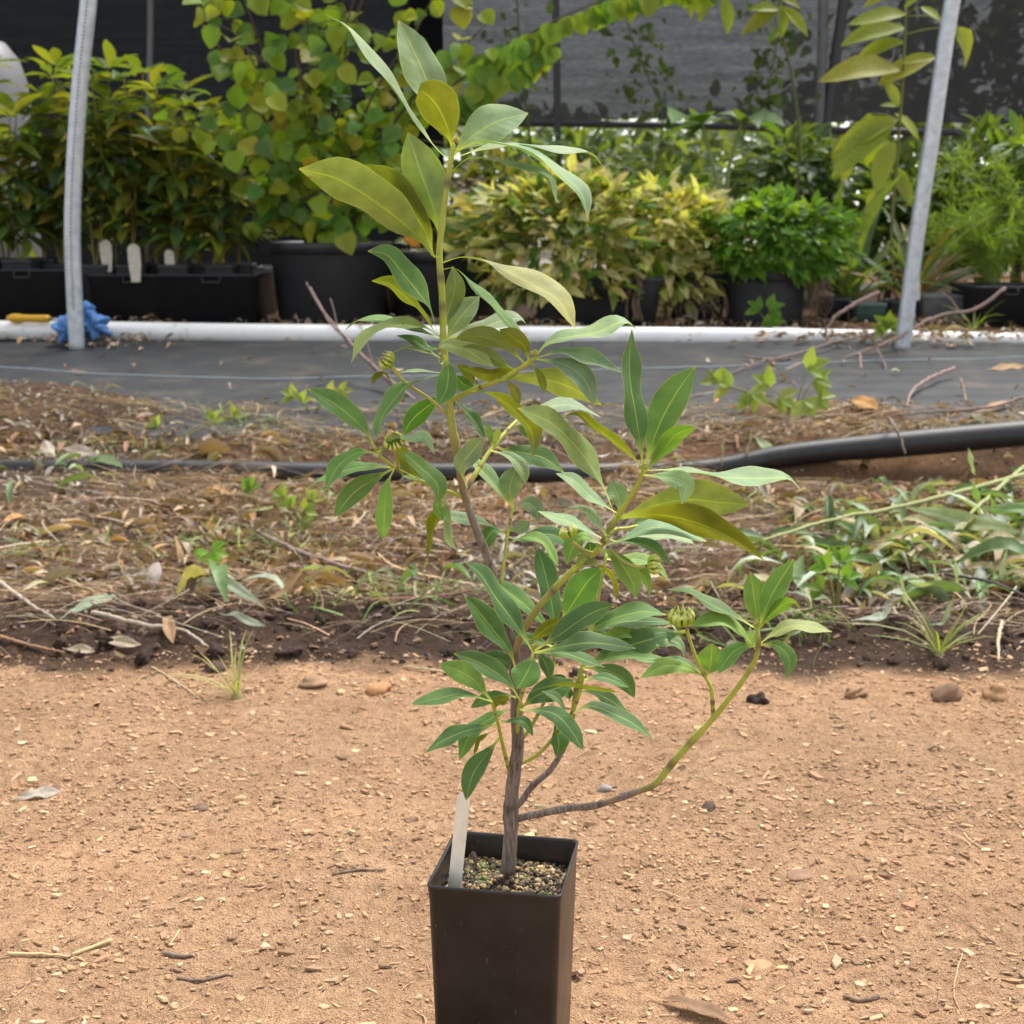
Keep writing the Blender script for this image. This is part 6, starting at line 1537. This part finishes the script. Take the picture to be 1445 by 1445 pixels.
def hanging_roots():
    for px0, px1, pyt, pyb, Y, lab in ((890, 905, 400, 452, 5.40, 'gnarled brown root stem hanging in front of the wide black pot'), (1140, 1172, 380, 455, 5.44, 'matted brown root mass hanging beside the round black pot'), (960, 1020, 400, 455, 5.50, 'tangle of pale dead stems hanging over the narrow black pot'), (690, 745, 400, 450, 5.50, 'dead stems hanging between the round tub and the wide black pot')):
        mb = MB(); n = 30 if px1 - px0 > 20 else 6
        q0 = P((px0 + px1) / 2, pyb, Y); q0[2] = T1(q0[0], q0[1])
        for k in range(n):
            x0 = random.uniform(px0, px1); a = P(x0, pyt + random.uniform(-8, 8), Y + random.uniform(0, .05)); b = P(x0 + random.uniform(-14, 14) * (1 if n > 6 else .5), pyb + random.uniform(-38, 4) * (n > 6), Y + random.uniform(-.02, .04))
            V, F = tube(catmull([a - q0, (a + b) / 2 - q0 + rng.normal(size=3) * (.014 if n == 6 else .03), b - q0], 9), np.linspace(.004, .002, 9) * (2.4 if n == 6 else random.uniform(.3, .8)), 5); mb.add(V, F)
        tag(link('hanging_roots', mb.mesh('roots', M_STEM), None, (0.16, 0.105, 0.075), tuple(q0)), lab, 'roots')
hanging_roots()
# ---- small pots at the right
def small_pots():
    for px0, px1, pyt, Y, mat, lab in ((1208, 1252, 428, 5.52, M_GREENP, 'small dark green square pot left of the right post'), (1160, 1200, 420, 5.66, M_BLACK, 'small black pot half hidden beside the root mass'), (1256, 1300, 424, 5.62, M_BLACK2, 'small black square pot behind the right post'), (1302, 1372, 416, 5.56, M_GREYP, 'low grey tray-like pot right of the post')):
        pot_rect(px0, px1, pyt, Y, lab, mat, .13)
    r, z = rail_tray(1376, 1560, 404, 404, 5.40, .34, 'black tray at the right edge with a white label')
small_pots()
# ---- yellow-green big-leaved sapling
def big_sapling():
    base = P(1262, 420, 5.75); base[2] = T1(base[0], base[1]) + .12
    root = thing('big_leaved_sapling', base, 'tall sapling with large yellow green leaves beside the right post', 'sapling')
    stem = [base, P(1258, 330, 5.74), P(1266, 220, 5.73), P(1274, 110, 5.72), P(1279, 0, 5.72), P(1284, -160, 5.72)]
    c = add_stem(root, stem, .008, .004, (0.16, 0.17, 0.06), 'stem', 8, 24)
    pal = [(0.27, 0.31, 0.035), (0.22, 0.29, 0.035), (0.32, 0.33, 0.045)]; L = []; LB = []
    for b, t, s in (((1278, 20), (1200, 22), 1), ((1278, 40), (1190, 50), 1), ((1276, 60), (1210, 68), 1), ((1270, 100), (1165, 88), 1.1), ((1272, 90), (1320, 74), 1), ((1240, 120), (1318, 72), 1), ((1268, 150), (1250, 112), .8), ((1266, 170), (1180, 195), 1.1), ((1262, 175), (1170, 230), 1.1), ((1225, 160), (1228, 232), 1.4), ((1190, 190), (1195, 250), 1.2), ((1262, 160), (1300, 190), .9), ((1266, 150), (1245, 145), .8), ((1300, 10), (1330, 25), 1), ((1345, 40), (1382, 86), 1.2), ((1340, 30), (1360, 60), 1), ((1262, 200), (1230, 262), 1), ((1262, 240), (1290, 285), .9), ((1262, 215), (1232, 185), 1.0), ((1276, 12), (1300, -10), 1), ((1225, 300), (1250, 250), .8), ((1280, -20), (1220, -5), 1)):
        Y = 5.72 + random.uniform(-.15, .1); a, q = P(*b, Y), P(*t, Y - random.uniform(.0, .08)); d = q - a
        i = int(np.argmin(np.linalg.norm(c - a, axis=1)))
        if np.linalg.norm(c[i] - a) > .02: add_stem(root, [c[i], (c[i] + a) / 2 + np.array([0, 0, .01]), a], .002, .0015, (0.25, 0.27, 0.06), 'petiole', 5, 5)
        (LB if s >= 1.2 else L).append((a, d, np.array([random.uniform(-.4, .4), -.7, .7]), np.linalg.norm(d) * 1.08, rc(pal, .1)))
    add_leaves(root, L, 'bigl'); add_leaves(root, LB, 'big')
    base = P(1120, 300, 6.6); base[2] = T1(base[0], base[1])
    root = thing('slender_sapling', base, 'slender sapling with a few drooping leaves at the top, left of the steel poles', 'sapling')
    c = add_stem(root, [base, P(1128, 220, 6.6), P(1118, 110, 6.6), P(1102, 40, 6.6), P(1098, -40, 6.6)], .010, .005, (0.12, 0.12, 0.06), 'stem', 8, 20)
    L = []
    for b, t in (((1100, 10), (1048, 40)), ((1100, 14), (1062, 8)), ((1103, 8), (1108, 46)), ((1106, 10), (1142, 44)), ((1000, -8), (990, 28)), ((1022, -5), (1028, 42)), ((1104, 40), (1085, 56)), ((1104, 0), (1130, 5)), ((970, -10), (975, 20))):
        a, q = P(*b, 6.55), P(*t, 6.5); L.append((a, q - a, np.array([.1, -.8, .6]), np.linalg.norm(q - a) * 1.1, rc([(0.20, 0.27, 0.025), (0.26, 0.28, 0.03)], .1)))
    add_leaves(root, L, 'bigl')
    # umbrella-leaved plant with two thick pale stalks
    base = P(1015, 300, 6.1); base[2] = T1(base[0], base[1])
    root = thing('umbrella_leaved_plant', base, 'plant with broad dark drooping leaves on thick pale stalks behind the bushes', 'plant')
    L = []
    for s, tops in (([(1018, 300), (1005, 230), (990, 175)], [(935, 182), (955, 150), (990, 140), (1030, 160), (975, 190)]), ([(1022, 300), (1030, 230), (1048, 172)], [(1100, 160), (1105, 175), (1070, 145), (1020, 150), (1052, 195)])):
        pts = [base] + [P(x, y, 6.1) for x, y in s]; add_stem(root, pts, .013, .008, (0.20, 0.26, 0.10), 'stalk', 8, 14)
        a = pts[-1]
        for t in tops:
            q = P(*t, 6.1 + random.uniform(-.25, .1)); L.append((a, q - a, np.array([.0, -.25, 1.0]), np.linalg.norm(q - a) * 1.15, rc([(0.05, 0.12, 0.025), (0.07, 0.15, 0.03)], .1)))
    add_leaves(root, L, 'big')
big_sapling()
def strap_plants():
    for px, py, Y, lab, pal, k, hi, sz in ((1195, 400, 5.85, 'clump of arching blue green strap leaves behind the green bush', [(0.10, 0.17, 0.10), (0.09, 0.15, 0.07), (0.12, 0.18, 0.05)], 26, .5, .50),
                                   (1290, 400, 5.78, 'clump of arching strap leaves with dry brown blades behind the right post', [(0.10, 0.16, 0.09), (0.22, 0.13, 0.05), (0.12, 0.17, 0.06), (0.26, 0.16, 0.06)], 24, .5, .46),
                                   (930, 330, 6.6, 'grassy clump behind the variegated bush', [(0.12, 0.20, 0.04), (0.10, 0.17, 0.05)], 30, .5, .5),
                                   (1150, 320, 6.8, 'tall grassy clump in front of the steel poles', [(0.10, 0.18, 0.05), (0.08, 0.15, 0.05)], 34, .5, .6)):
        b = P(px, py, Y); b[2] = T1(b[0], b[1]) + .06
        root = thing('strap_leaved_plant', b, lab, 'plant'); L = []
        V, F = lathe([(.02, -.07), (.03, 0), (.02, .03), (.005, .06)], 10); link('crown', make_mesh('crown', V, F, M_STEM), root, (0.2, 0.22, 0.1))
        for i in range(k):
            a = random.uniform(0, 6.28); el = random.uniform(.5, 1.45)
            L.append((b + np.array([random.uniform(-.03, .03), random.uniform(-.03, .03), 0]), np.array([math.cos(a) * math.cos(el), math.sin(a) * math.cos(el) * .7, math.sin(el)]), np.array([-math.cos(a) * .3, -math.sin(a) * .3 - .3, 1]), sz * random.uniform(.7, 1.25), rc(pal)))
        add_leaves(root, L, 'strap')
strap_plants()
def feathery():
    for px, py, Y, w, lab in ((1400, 400, 5.75, 1.0, 'feathery fresh green plant in the tray at the right edge'), (1465, 400, 5.7, 1.0, 'feathery green plant cut off by the right edge'), (1345, 400, 6.0, .6, 'low feathery plant just right of the steel post')):
        b = P(px, py, Y); b[2] = T1(b[0], b[1]) + .1; root = thing('feathery_plant', b, lab, 'plant', 'feathery plants at the right'); L = []
        for s in range(16):
            a = random.uniform(0, 6.28); h = random.uniform(.25, .55) * w; t = b + np.array([math.cos(a) * .2 * w, math.sin(a) * .15, h])
            e = t + np.array([math.cos(a) * .12 * w, math.sin(a) * .1, -.06])
            c = add_stem(root, [b, (b + t) / 2 + np.array([0, 0, .05]), t, e], .0035, .0012, (0.17, 0.24, 0.05), 'frond_stem', 5, 20)
            for i in range(5, 20):
                for k in range(5):
                    d = unit(rng.normal(size=3) + np.array([0, -.2, -.1])); L.append((c[i], d, rng.normal(size=3), random.uniform(.05, .12) * (1 - .4 * i / 20), rc([(0.17, 0.27, 0.035), (0.13, 0.23, 0.03), (0.21, 0.30, 0.05)])))
        add_leaves(root, L, 'strap', 300, 'fine_foliage')
feathery()
# ---- darker shrubs further back, vines and foliage beyond the cloth
def back_shrubs():
    D1 = [(0.05, 0.10, 0.025), (0.07, 0.13, 0.03), (0.04, 0.085, 0.025), (0.10, 0.15, 0.04)]
    for px0, px1, py0, py1, Y, n, lab in ((735, 900, 205, 330, 7.2, 420, 'dark green shrub behind the left of the variegated bush'), (1045, 1180, 190, 310, 7.0, 460, 'dark green shrub behind the umbrella-leaved plant'), (1185, 1330, 235, 380, 6.7, 520, 'dark shrub behind the big-leaved sapling'), (1300, 1470, 185, 390, 6.6, 620, 'dark green shrub behind the feathery plants'), (640, 760, 230, 350, 6.8, 380, 'dark brownish shrub between the round-leaved shrub and the variegated bush'), (880, 1000, 240, 320, 7.4, 300, 'small dark shrub behind the gap between the variegated bushes'), (1395, 1500, 190, 300, 6.3, 380, 'fresh green shrub at the right edge above the feathery plants')):
        c = P((px0 + px1) / 2, py1, Y); c[2] = T1(c[0], c[1])
        pal = D1 if 'brownish' not in lab else [(0.09, 0.085, 0.03), (0.07, 0.10, 0.03), (0.16, 0.10, 0.045)]
        if 'fresh' in lab: pal = [(0.12, 0.21, 0.035), (0.09, 0.17, 0.03)]
        dome_bush('back_shrub', lab, 'shrub', c, px0, px1, py0, py1, Y, n, 'lance' if n % 40 else 'ovate', .10, pal, .35, .1, 'dark shrubs in the back of the nursery', 300)
    # climbers on the grey cloth
    for pts, lab in (([(1100, 300), (1092, 200), (1085, 130), (1095, 60), (1090, -20)], 'thin dark climbing plant on the grey shade cloth left of the steel poles'), ([(905, 300), (935, 180), (915, 110), (890, 50), (880, -20)], 'wispy climbing stem on the grey shade cloth in the middle'), ([(760, 320), (752, 240), (742, 150), (733, 60), (728, -30)], 'tall green cane standing right of the round-leaved shrub')):
        q = [P(x, y, 8.0) for x, y in pts]; q[0][2] = T1(q[0][0], q[0][1]); root = thing('climbing_stem', q[0], lab, 'vine')
        c = add_stem(root, q, .012 if 'cane' in lab else .006, .004, (0.08, 0.11, 0.04), 'stem', 6, 40); L = []
        for i in range(6, 40):
            for k in range(2 if 'cane' in lab else 6):
                L.append((c[i] + rng.normal(size=3) * np.array([.10, .04, .05]), unit(rng.normal(size=3)), np.array([0, -1, .5]) + .4 * rng.normal(size=3), random.uniform(.035, .085), rc(D1)))
        add_leaves(root, L, 'ovate')
    # trees and hedge beyond the cloth, closing the view under its hem
    G2 = [(0.07, 0.11, 0.035), (0.10, 0.14, 0.05), (0.05, 0.085, 0.03), (0.13, 0.15, 0.06)]
    for k, (px, Y, w, z1, n) in enumerate(((700, 15, 1.5, 1.40, 650), (830, 17, 1.5, 1.45, 500), (905, 14, 1.2, 1.2, 380), (975, 16, 1.2, 1.35, 420), (1105, 15, 1.3, 1.40, 600), (1220, 13, 1.2, 1.5, 700), (1335, 13.5, 1.3, 2.2, 800), (1440, 12.5, 1.0, 2.3, 700), (560, 14, 1.6, 1.4, 600), (420, 15, 1.6, 1.4, 500))):
        c = P(px, 300, Y); c[2] = T1(c[0], c[1])
        where = ['above the umbrella', 'left of the grassy clump', 'behind the slim dark pole', 'between the two variegated bushes', 'behind the umbrella-leaved plant', 'behind the steel poles', 'behind the right post', 'at the far right', 'behind the top of the potted shrub', 'behind the round-leaved shrub'][k]
        if k == 0: where = 'just right of the round-leaved shrub'
        root = thing('far_tree', c, 'small tree beyond the shade cloth, ' + where, 'tree', 'trees beyond the shade cloth')
        tr = add_stem(root, [c, c + np.array([.05, 0, .8]), c + np.array([0, 0, z1 * .8])], .05, .02, (0.10, 0.08, 0.06), 'trunk', 8, 10)
        M = []; 
        L = [(c + np.array([random.gauss(0, w * .42), random.gauss(0, .5), random.uniform(.15, z1)]), unit(rng.normal(size=3)), np.array([0, -.3, 1]) + .5 * rng.normal(size=3), random.uniform(.12, .24), rc(G2)) for _ in range(n)]
        add_leaves(root, L, 'ovate', 0, 'crown')
back_shrubs()
def far_wall():
    m = mat_simple('weathered_grey_boards', (0.17, 0.165, 0.15), 0.8, 0.3, 3, 0.1)
    a, b = P(800, 200, 20), P(1010, 200, 20); z1 = float(P(900, 190, 20)[2]); z0 = .24
    root = thing('far_wall', ((a[0] + b[0]) / 2, 20, z0), 'low grey board wall far behind the variegated bush', 'wall')
    hw = (b[0] - a[0]) / 2; n = 6
    for k in range(n):
        zz = (z1 - z0) / n
        V, F = rings([[(-hw, -.02, k * zz + .008), (hw, -.02, k * zz + .008), (hw, .02, k * zz + .008), (-hw, .02, k * zz + .008)], [(-hw, -.03, (k + 1) * zz), (hw, -.03, (k + 1) * zz), (hw, .02, (k + 1) * zz), (-hw, .02, (k + 1) * zz)]], True, True)
        link('board', make_mesh('board', V, F, m, False), root)
    for x in (-hw * .98, 0, hw * .98):
        V, F = tube([(x, .06, 0), (x, .06, z1 - z0)], .05, 6); link('post', make_mesh('post', V, F, m), root)
far_wall()
# ---- weeds on the bank
def weeds():
    YG = [(0.26, 0.33, 0.08), (0.22, 0.30, 0.07), (0.30, 0.35, 0.11)]
    def weed(name, px, py, leaves, lab, pal=YG, stemc=(0.25, 0.24, 0.08), kind='ovate', lift=0.0):
        g = G(px, py); root = thing(name, g, lab, 'weed'); L = []
        for (lx, ly, s, ang) in leaves:
            p = P(lx, ly, g[1] - .02); add_stem(root, [g, (g + p) / 2 + np.array([0, 0, .012]), p], .0022, .0014, stemc, 'stem', 5, 6)
            for k in range(3 if kind == 'ovate' else 1):
                a = ang + (k - 1) * .9; d = np.array([math.cos(a), -.25, math.sin(a)])
                L.append((p, d, np.array([0, -.75, .65]), s * g[1] / FPX, rc(pal, .12)))
        add_leaves(root, L, kind)
    weed('lobed_weed', 1120, 590, [(1085, 545, 32, 2.5), (1140, 520, 34, .5), (1150, 535, 28, -.3), (1135, 565, 38, -1.2), (1060, 555, 32, -1.4), (1030, 545, 30, 2.8), (1100, 560, 30, -.5), (1155, 560, 26, .2), (1010, 540, 26, 2.2)], 'pale green lobed weed spreading over the edge of the weed cloth')
    weed('bright_seedling', 300, 800, [(300, 775, 26, -.3), (292, 780, 22, -2.3), (303, 790, 22, -1.4)], 'bright green lobed seedling standing alone on the left bank', [(0.20, 0.42, 0.05)])
    weed('pale_seedling', 440, 590, [(415, 560, 22, 2.6), (425, 566, 20, 1.2), (465, 556, 22, .4), (480, 552, 20, .1)], 'pale two-headed seedling at the edge of the weed cloth')
    weed('small_seedling', 345, 705, [(345, 692, 24, .3), (352, 688, 20, 1.2)], 'small green seedling under the black edging pipe', [(0.17, 0.28, 0.06)])
    weed('leafy_weed', 425, 745, [(410, 715, 22, 2), (430, 720, 22, .6), (425, 735, 22, -.6), (440, 705, 20, 1.1), (400, 700, 22, 2.6)], 'light green leafy weed in the middle of the left bank')
    weed('pot_seedling', 1085, 470, [(1070, 438, 22, 2.4), (1085, 436, 24, .4), (1078, 452, 22, -.5), (1090, 455, 20, .1)], 'small bright weed in front of the round black pot', [(0.13, 0.27, 0.03)])
    weed('pipe_weed', 1252, 488, [(1250, 462, 26, 1.4), (1258, 466, 22, .6), (1246, 470, 22, 2.4)], 'small yellow green weed at the foot of the right post', [(0.18, 0.28, 0.04)])
    weed('heap_weed', 1180, 870, [(1165, 800, 28, 2.3), (1185, 790, 26, 1.2), (1190, 815, 30, .3), (1160, 830, 28, 2.9)], 'broad-leaved green weed growing through the cut leaves', [(0.13, 0.26, 0.04)])
    weed('small_seedling', 230, 640, [(222, 600, 18, 2.2), (300, 592, 18, 1.0), (330, 585, 16, .8)], 'thin yellowish weed at the cloth edge on the left')
    for px, py, k, h, pal, lab in ((335, 985, 16, .085, [(0.42, 0.36, 0.16), (0.30, 0.32, 0.12)], 'straw coloured grass tuft at the edge of the dirt road on the left'), (1325, 925, 20, .11, [(0.16, 0.24, 0.06), (0.28, 0.30, 0.10)], 'bright green grass tuft at the foot of the cut leaves'), (960, 740, 10, .10, [(0.20, 0.28, 0.06)], 'thin grass tuft behind the big right-hand leaves'), (305, 605, 12, .09, [(0.22, 0.30, 0.06)], 'small grass tuft at the edge of the weed cloth on the left'), (1375, 455, 12, .16, [(0.22, 0.28, 0.05)], 'grass tuft beside the right post behind the white pipe')):
        g = G(px, py) if py > 480 else np.array([*P(px, py, 5.3)[:2], T1(*P(px, py, 5.3)[:2])])
        root = thing('grass_tuft', g, lab, 'grass tuft'); L = []
        V, F = lathe([(.006, -.01), (.008, .002), (.003, .012)], 8); link('tuft_base', make_mesh('tuft', V, F, M_STEM), root, (0.3, 0.27, 0.12))
        for i in range(k):
            a = random.uniform(0, 6.28); el = random.uniform(.6, 1.45); L.append((g, np.array([math.cos(a) * math.cos(el), math.sin(a) * math.cos(el), math.sin(el)]), np.array([0, -.4, 1]), h * random.uniform(.6, 1.3), rc(pal)))
        add_leaves(root, L, 'blade')
weeds()
